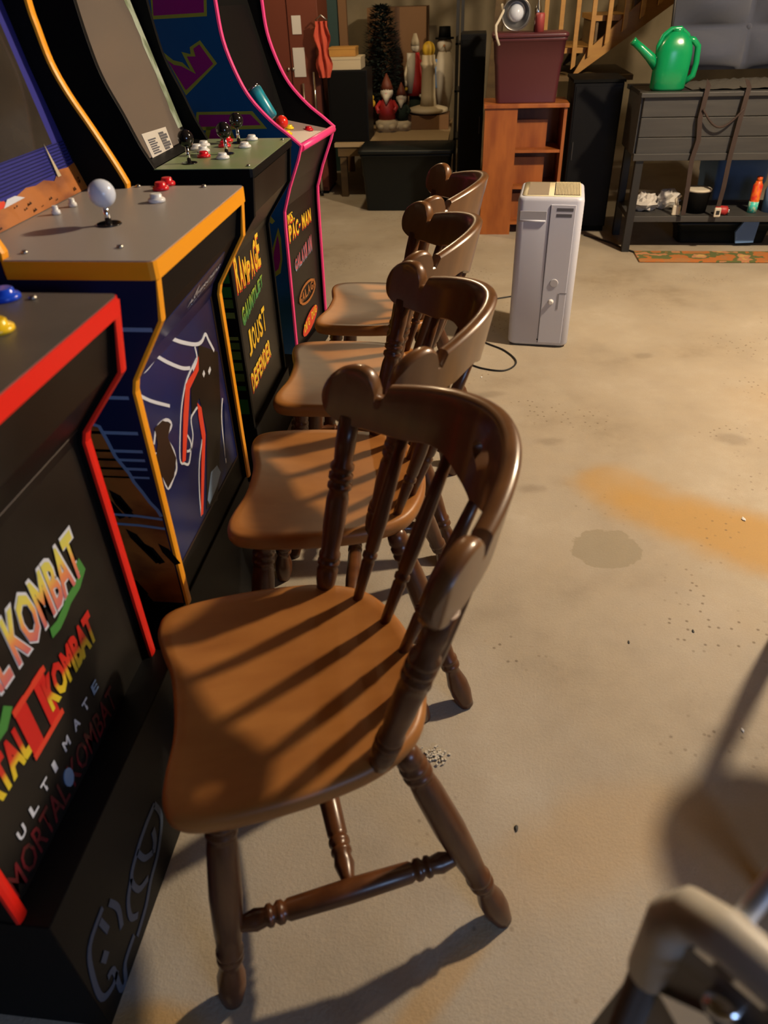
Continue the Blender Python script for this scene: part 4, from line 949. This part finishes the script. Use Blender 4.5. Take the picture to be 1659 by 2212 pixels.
MB().tube([(.45, SY-.015, 1.66), (1.5, SY-.015, 2.2)], .03, 10).build('handrail', 'pinedark', st)
rp = thing('wooden_post', 'pale wooden post leaning between tall black cabinet and stairs', 'post', (0, 0, 0))
MB().prism([(.02, 6.1, 0), (.085, 6.1, 0), (.20, 6.1, 1.6), (.13, 6.1, 1.6)], (0, .05, 0)).build('board', 'pinedark', rp)
# beige plaster panel behind and things hanging
# ---------------------------------------------------------------- low table, tote, figures at the back
tb = thing('low_table', 'low bare wooden table at the back holding the plaster figures', 'table', (0, 0, 0))
MB().bb((-1.04, 5.90, .355), (-.20, 7.12, .380)).build('tabletop', mat('raw plywood', (.36, .26, .14), .7), tb)
MB().bb((-1.02, 5.92, .29), (-.21, 5.94, .355)).build('apron', 'pinedark', tb)
for (x, y) in ((-1.01, 5.94), (-.27, 5.94), (-1.01, 7.04), (-.27, 7.04)): MB().bb((x, y, 0), (x+.05, y+.05, .355)).build('leg', 'pinedark', tb)
bt = thing('storage_tote', 'large black plastic tote on the floor before the low table', 'storage bin', (-.475, 5.67, 0))
bin_body(bt, .57, .63, .34, .37, .375, 'tote'); rbox(MB(), .665, .41, .03, [(0, .375), (0, .39), (.005, .40)]).build('lid', 'tote', bt)
TZ = .3805
sk = thing('loudspeaker', 'tall black loudspeaker box on the low table with two boxes on top', 'loudspeaker', (-.93, 6.10, TZ))
MB().bb((-.145, -.14, 0), (.145, .16, .46)).build('cabinet_body', 'black', sk, bevel=.004); MB().bb((-.13, -.146, .015), (.13, -.139, .445)).build('grille', 'blackmatte', sk)
bx = thing('cream_box', 'cream cardboard box lying on top of the black loudspeaker', 'box', (-.93, 6.10, TZ+.461))
MB().bb((-.13, -.12, 0), (.10, .12, .075)).build('box_body', 'statue', bx, bevel=.002); MB().bb((-.132, -.122, .062), (.102, .122, .077)).build('lid', 'statue', bx)
bx = thing('wooden_box', 'small orange-brown wooden box on top of the cream box', 'box', (-.96, 6.10, TZ+.461+.078))
MB().bb((-.10, -.08, 0), (.09, .08, .055)).build('box_body', 'pine', bx, bevel=.002); MB().bb((-.102, -.082, .045), (.092, .082, .057)).build('lid', 'pine', bx)
# evergreen wreath stand
random.seed(21)
ev = thing('artificial_tree', 'dark green artificial tree standing behind the loudspeaker', 'artificial tree', (-.775, 6.88, TZ))
mb = MB()
for i in range(4200):
    h = random.random(); rr = (.17*(1-h)**.45+.03)*math.sqrt(random.random()); a = random.random()*6.283; z = .08+h*.74
    x, y = rr*math.cos(a), rr*math.sin(a); l = .045; da = random.uniform(-.6, .6)
    p = Vector((x, y, z)); d = Vector((math.cos(a+da), math.sin(a+da), random.uniform(-.3, .5))).normalized()*l; s_ = d.cross(Vector((0, 0, 1))).normalized()*.012
    mb.add([p-s_, p+s_, p+d], [(0, 1, 2)])
o = mb.build('foliage', 'evergreen', ev, fix=False); o['kind'] = 'stuff'
MB().lathe((0, 0, 0), (0, 0, .9), [(0, .02), (.8, .006)], 10).build('trunk', 'pinedark', ev); MB().lathe((0, 0, 0), (0, 0, .03), [(0, .09), (1, .06)], 16).build('stand', 'blackmatte', ev)
bx = thing('cardboard_box', 'large brown cardboard box standing at the back behind the figures', 'box', (0, 0, 0))
MB().bb((-.93, 7.2, 0), (-.44, 7.65, 1.18)).build('box_body', 'card', bx); MB().bb((-.70, 7.196, .3), (-.66, 7.2, 1.18)).build('tape', mat('brown tape', (.12, .06, .025), .4), bx)
wbk = struct('wall_partition', MB().bb((-1.9, 8.0, 0), (1.9, 8.08, 2.7)), mat('beige partition', (.26, .21, .13), .85, noise=((2, 2, 2), (.14, .11, .06), .4, .7)))
# figures on the table
def lay(parent, name, prof, x, y, z0, z1, m_, n=20): return MB().lathe((x, y, z0), (x, y, z1), prof, n).build(name, m_, parent)
fg = thing('robed_statuette', 'tall slim statuette in pink-white and red robe on the low table', 'statuette', (-.510, 6.90, TZ))
lay(fg, 'robe', [(0, .075), (.3, .065), (.7, .045), (1, .035)], 0, 0, .20, .50, 'statuered'); lay(fg, 'inner_robe', [(0, .03), (1, .035)], -.03, -.04, .22, .50, 'statuewhite')
lay(fg, 'plinth', [(0, .06), (1, .05)], 0, 0, 0, .20, 'evergreen'); MB().ball((0, 0, .535), .034, 16, 10).build('head', 'statuewhite', fg)
lay(fg, 'hat', [(0, .036), (.4, .03), (1, .012)], 0, 0, .55, .63, 'statue'); MB().tube([(-.05, -.02, .45), (-.075, -.04, .36), (-.07, -.05, .27)], .014, 8).build('sleeve', 'statue', fg); MB().tube([(.04, -.03, .45), (.06, -.05, .33), (.05, -.06, .22)], .014, 8).build('sleeve', 'statuered', fg)
MB().ball((-.07, -.05, .25), .014, 10, 7).build('hand', 'yellowpaint', fg); MB().ball((.05, -.06, .20), .014, 10, 7).build('hand', 'statuewhite', fg)
cl = thing('pedestal_column', 'cream plaster column with wide round foot beside the robed statuette', 'pedestal', (-.385, 6.62, TZ))
MB().bb((-.16, -.13, 0), (.17, .13, .10)).build('base_box', 'card', cl, bevel=.003)
lay(cl, 'foot', [(0, .10), (.3, .16), (.7, .155), (1, .09)], 0, 0, .10, .155, 'statue', 28); lay(cl, 'shaft', [(0, .065), (.2, .058), (.75, .052), (.8, .064), (.84, .064), (.88, .054), (1, .05)], 0, 0, .155, .50, 'statue', 24)
MB().ball((0, 0, .535), .05, 16, 10, (1, 1, 1.1)).build('finial', 'yellowpaint', cl)
sn = thing('snowman_figure', 'tall white snowman figure with dark hat and pale blue scarf side', 'figure', (-.275, 6.93, TZ))
lay(sn, 'lower_body', [(0, .035), (.15, .05), (.5, .085), (.8, .08), (1, .05)], 0, 0, .03, .50, 'statuewhite', 22); MB().ball((.0, 0, .545), .062, 18, 12).build('head', 'statuewhite', sn)
lay(sn, 'hat_brim', [(0, .075), (1, .075)], 0, 0, .585, .597, 'blackmatte'); lay(sn, 'hat_crown', [(0, .05), (1, .045)], 0, 0, .597, .67, 'blackmatte'); lay(sn, 'stand', [(0, .06), (1, .05)], 0, 0, 0, .03, 'statue')
MB().tube([(-.07, -.03, .45), (-.085, -.05, .35), (-.07, -.06, .25)], .02, 8).build('scarf', 'bluelight', sn); MB().lathe((0, -.05, .545), (0, -.10, .54), [(0, .01), (1, .002)], 8).build('nose', 'orangeline', sn)
def gnome(x, y, label, coat, hat, s_=1.0):
    g = thing('garden_gnome', label, 'figurine', (x, y, TZ), 0, 'small garden figurines on the low table')
    lay(g, 'base', [(0, .075*s_), (.8, .08*s_), (1, .06*s_)], 0, 0, 0, .07*s_, 'statue'); lay(g, 'coat', [(0, .055*s_), (.5, .055*s_), (1, .03*s_)], 0, 0, .07*s_, .19*s_, coat)
    MB().ball((0, -.005, .225*s_), .042*s_, 16, 11).build('head', 'statuewhite', g); lay(g, 'hat', [(0, .043*s_), (.4, .03*s_), (1, .004)], 0, 0, .24*s_, .33*s_, hat)
    for q in (-1, 1):
        MB().tube([(q*.04*s_, 0, .17*s_), (q*.065*s_, -.03*s_, .14*s_), (q*.05*s_, -.06*s_, .12*s_)], .014*s_, 8).build('arm', coat, g); MB().ball((q*.035*s_, -.05*s_, .03*s_), .028*s_, 12, 8, (1, 1.4, .8)).build('boot', 'statue', g)
    MB().ball((0, -.045*s_, .215*s_), .008*s_, 8, 6).build('nose', 'pinkart', g)
    MB().lathe((0, -.03*s_, .21*s_), (0, -.05*s_, .16*s_), [(0, .028*s_), (1, .006)], 12).build('beard', 'statuewhite', g)
    return g
gnome(-.700, 6.46, 'small painted gnome figurine in a bright red coat beside the black loudspeaker', 'statuered', 'reddoor', 1.2)
gnome(-.590, 6.50, 'small pale-faced gnome figurine in a green coat next to the red one', 'evergreen', 'reddoor', 1.0)
yb = thing('yellow_bird', 'tiny yellow bird ornament left of the red-coated gnome', 'ornament', (-.825, 6.42, TZ+.0))
lay(yb, 'perch', [(0, .03), (.1, .01), (1, .01)], 0, 0, 0, .17, 'statue'); MB().ball((0, 0, .20), .035, 12, 9, (1.1, 1, .9)).build('bird_body', 'yellowpaint', yb); MB().ball((.01, -.01, .24), .02, 10, 8).build('bird_head', 'yellowpaint', yb)
# metal shelf rack with a few jars
rk = thing('wire_rack', 'narrow dark metal rack between the snowman and the tall black cabinet', 'rack', (0, 0, 0))
for (x, y) in ((-.15, 5.87), (-.118, 5.87), (-.15, 6.15), (-.118, 6.15)): MB().bb((x-.008, y, .0), (x+.008, y+.016, 1.5)).build('post', 'greydark', rk)
for z in (.40, .70, .98): MB().bb((-.16, 5.87, z), (-.06, 6.15, z+.012)).build('shelf', 'greydark', rk)
RY = 5.92
yk = thing('detergent_box', 'yellow and white packet standing on the narrow metal rack', 'box', (-.098, RY, .4125)); MB().bb((-.028, -.03, .08), (.028, .03, .20)).build('box_upper', 'yellowpaint', yk); MB().bb((-.028, -.03, 0), (.028, .03, .08)).build('box_lower', 'statuewhite', yk)
yk = thing('glass_bottle', 'clear bottle with pale blue label on the narrow metal rack', 'bottle', (-.098, RY, .7125)); lay(yk, 'bottle_body', [(0, .022), (.7, .022), (1, .01)], 0, 0, 0, .14, 'steel', 16); lay(yk, 'label_band', [(0, .0228), (1, .0228)], 0, 0, .03, .09, 'bluelight', 16); lay(yk, 'bottle_cap', [(0, .011), (1, .011)], 0, 0, .14, .16, 'blackmatte', 12)
# left background: red-brown cupboard, notes, poles, cloth, post
rd = thing('tall_cupboard', 'tall red-brown cupboard with white notes behind the pink-trimmed cabinet', 'cupboard', (0, 0, 0))
MB().bb((-1.56, 6.05, .02), (-1.13, 6.45, 1.9)).build('body', 'reddoor', rd, bevel=.004); MB().bb((-1.55, 6.07, 0), (-1.14, 6.43, .02)).build('plinth', 'blackmatte', rd)
MB().bb((-1.555, 6.038, .05), (-1.352, 6.05, 1.87)).build('door', 'reddoor', rd); MB().bb((-1.342, 6.038, .05), (-1.135, 6.05, 1.87)).build('door', 'reddoor', rd)
MB().bb((-1.325, 6.034, .80), (-1.24, 6.038, .98)).build('paper_note', 'paper', rd); MB().bb((-1.315, 6.034, 1.06), (-1.25, 6.038, 1.17)).build('paper_note', 'paper', rd)
for x in (-1.365, -1.33): MB().ball((x, 6.03, .85), .012, 10, 7).build('knob', 'steel', rd)
ws = thing('white_stool', 'small white stool with pink cloth before the red-brown cupboard', 'stool', (-1.38, 5.78, 0))
MB().bb((-.13, -.10, .60), (.13, .10, .625)).build('seat', 'statue', ws)
for (x, y) in ((-.12, -.09), (.12, -.09), (-.12, .09), (.12, .09)): MB().lathe((x*.9, y*.9, .60), (x, y, 0), [(0, .011), (1, .009)], 10).build('leg', 'statuewhite', ws)
crumple('pink_cloth', -1.42, 5.77, .6255, .07, .05, .03, 12, 'pinkart', 'pink cloth heaped on the small white stool', 'cloth')
for k, (xa, xb, h, lab) in enumerate(((-1.262, -1.235, .76, 'shorter silver metal pole leaning before the red-brown cupboard'), (-1.175, -1.150, .83, 'taller silver metal pole leaning before the red-brown cupboard'))):
    t = thing('metal_pole', lab, 'pole', (0, 0, 0)); MB().lathe((xa, 5.98, .012), (xb-.03, 6.02, h), [(0, .010), (1, .009)], 12).build('tube', 'chrome', t); MB().lathe((xa, 5.98, 0), (xa, 5.98, .03), [(0, .014), (1, .012)], 12).build('rubber_foot', 'rubber', t)
hg = thing('hanging_garment', 'salmon red garment hanging beside the pale wooden post', 'garment', (-1.085, 5.93, 0))
mb = MB(); vs = []
for j in range(13):
    for i in range(11): a = i/10; z = .80+j*.028; vs.append(((a-.5)*(.075+.05*math.sin(j*.55)**2), .02*math.sin(a*14+j*.4), z))
mb.add(vs, [(j*11+i, j*11+i+1, (j+1)*11+i+1, (j+1)*11+i) for j in range(12) for i in range(10)], True).build('cloth', 'salmon', hg)
MB().tube([(-.04, 0, 1.14), (0, 0, 1.17), (.04, 0, 1.14)], .006, 8).build('hanger', 'steel', hg)
bd = tag(MB().bb((-1.235, 6.92, 0), (-1.130, 6.96, 1.55)).build('teal_board', 'tealboard', None, bevel=.003), 'dark teal upright board behind the salmon garment', 'board')
wp = tag(MB().prism([(-1.115, 6.90, 0), (-1.05, 6.90, 0), (-1.065, 6.90, 2.65), (-1.13, 6.90, 2.65)], (0, .05, 0)).build('lumber_post', 'card', None), 'pale pinkish wooden stud post left of the loudspeaker', 'post')
for i, (z, m_, x, lab) in enumerate(((1.0, 'paleblue', -1.475, 'small pale blue bottle at the pink trim on the wall bracket'), (1.0, 'pinkart', -1.515, 'small pink bottle beside the pale blue bottle'))):
    pass
# ---------------------------------------------------------------- foreground: grey folding step with chrome rails, lower right
def step_stool(loc, rz, label):
    t = thing('step_stool', label, 'step stool', loc, rz)
    return t
fs_ = step_stool((0, 0, 0), 0, 'blurry grey step stool with chrome rails at the lower right corner')
z = .85
A = Vector((.143, .236, z)); d = Vector((.715, -.70, 0)).normalized(); B = A+d*.26; nrm = Vector((-.70, -.715, 0)).normalized()
bk_ = -nrm
MB().tube([A+Vector((0, 0, -.10)), A+Vector((0, 0, -.03)), A+d*.008+Vector((0, 0, -.008)), A+d*.028, A.lerp(B, .4), B], .0155, 16).build('top_rail', 'greylight', fs_)
P = [A+Vector((0, 0, -.03)), B+Vector((0, 0, -.01)), B+Vector((0, 0, -.30))+d*.02, A+Vector((0, 0, -.30))-d*.03]
MB().prism([p+nrm*.006 for p in P], bk_*.016).build('apron', 'grey', fs_)
q0 = A+d*.05; q1 = B
MB().tube([q0+nrm*.012+Vector((0, 0, -.060)), q1+nrm*.012+Vector((0, 0, -.050))], .008, 10).build('apron_rib', 'greylight', fs_)
MB().prism([A+d*.012+nrm*.0065+Vector((0, 0, -.095)), A+d*.04+nrm*.0065+Vector((0, 0, -.070)), A+d*.07+nrm*.0065+Vector((0, 0, -.088)), A+d*.045+nrm*.0065+Vector((0, 0, -.125))], nrm*.004).build('chrome_catch', 'chrome', fs_)
MB().ball(tuple(A+d*.045+nrm*.010+Vector((0, 0, -.045))), .010, 12, 8, (1.3, 1, .7)).build('rivet', 'chrome', fs_)
for k, (s0, rr) in enumerate(((.030, .0065), (.060, .0050), (.105, .0055), (.16, .0055))):
    p = A+d*s0; MB().tube([p, p+bk_*.62], rr, 14).build('chrome_rail', 'railmetal', fs_)
P2 = [A+d*.02+bk_*.62, B+bk_*.62]
MB().tube(P2, .016, 12).build('top_rail', 'greylight', fs_)
MB().prism([A+d*.11+Vector((0, 0, -.02)), B+Vector((0, 0, -.02)), B+bk_*.61+Vector((0, 0, -.02)), A+d*.11+bk_*.61+Vector((0, 0, -.02))], (0, 0, -.006)).build('tread', 'grey', fs_)
for p in (A-d*.0, B, A+bk_*.62, B+bk_*.62):
    foot = Vector((p.x, p.y, 0)); MB().tube([Vector((p.x, p.y, z-.02)), foot+Vector((0, 0, .012))], .013, 12).build('leg', 'grey', fs_)
    MB().lathe(foot, foot+Vector((0, 0, .03)), [(0, .018), (1, .016)], 12).build('rubber_foot', 'rubber', fs_)
# unseen stool added outside the frame on the right to cast a floor shadow
bs = thing('shadow_stool', 'round wooden stool added unseen outside the right edge to throw the soft floor shadow', 'stool', (.955, 1.27, 0))
MB().lathe((0, 0, .72), (0, 0, .755), [(0, .12), (.2, .135), (.8, .138), (1, .125)], 30).build('seat', 'seatwood', bs)
for k in range(4):
    a = math.radians(45+90*k); MB().lathe((.11*math.cos(a), .11*math.sin(a), .725), (.19*math.cos(a), .19*math.sin(a), 0), [(0, .015), (.5, .019), (1, .014)], 14).build('leg', 'darkwood', bs)
for k in range(4):
    a = math.radians(45+90*k); b_ = a+math.pi/2; MB().tube([(.165*math.cos(a), .165*math.sin(a), .22), (.165*math.cos(b_), .165*math.sin(b_), .22)], .010, 10).build('rung', 'darkwood', bs)
MB().tube([(.15*math.cos(t), .15*math.sin(t)*.3-.13, .74+.27*math.sin(t)) for t in [math.pi*i/16 for i in range(17)]], .012, 10).build('back_hoop', 'darkwood', bs)
# ---------------------------------------------------------------- small litter on the floor
for i, (a, b, m_, s_, lab) in enumerate(((1606, 1122, 'btnwhite', .010, 'white paper scrap on the floor at the right, near the rust stain'), (1604, 1578, 'btnwhite', .006, 'small white scrap on the floor near the right edge shadow'), (1040, 815, 'btnwhite', .007, 'small white scrap on the floor below the looped cord'),
        (1497, 1364, 'rubber', .006, 'dark pebble on the floor right of the grey patch'), (1358, 1388, 'rubber', .005, 'tiny dark pebble on the floor below the grey patch'), (1115, 1790, 'rubber', .007, 'dark crumb on the floor right of the nearest chair leg'))):
    p = gp(a, b, 0); random.seed(30+i)
    mb = MB(); mb.ball((0, 0, 0), 1, 10, 6); mb.v = [(v[0]*s_*(1+random.uniform(-.3, .3))*.5, v[1]*s_*(1+random.uniform(-.3, .3)), max(0, v[2]*s_*.25+s_*.2)) for v in mb.v]; mb.sm = [False]*len(mb.sm)
    o = mb.build('floor_scrap', m_); o.location = p; tag(o, lab, 'debris')
p = gp(940, 1632, 0); random.seed(77); mb = MB()
for i in range(60):
    x, y = random.gauss(0, .012), random.gauss(0, .009); mb.box((x, y, .002+random.random()*.003), (random.uniform(.002, .006), random.uniform(.002, .005), .003), random.random()*3)
o = mb.build('dust_clump', 'statuewhite'); o.location = p; tag(o, 'pale clump of dust and crumbs behind the nearest chair seat', 'debris')
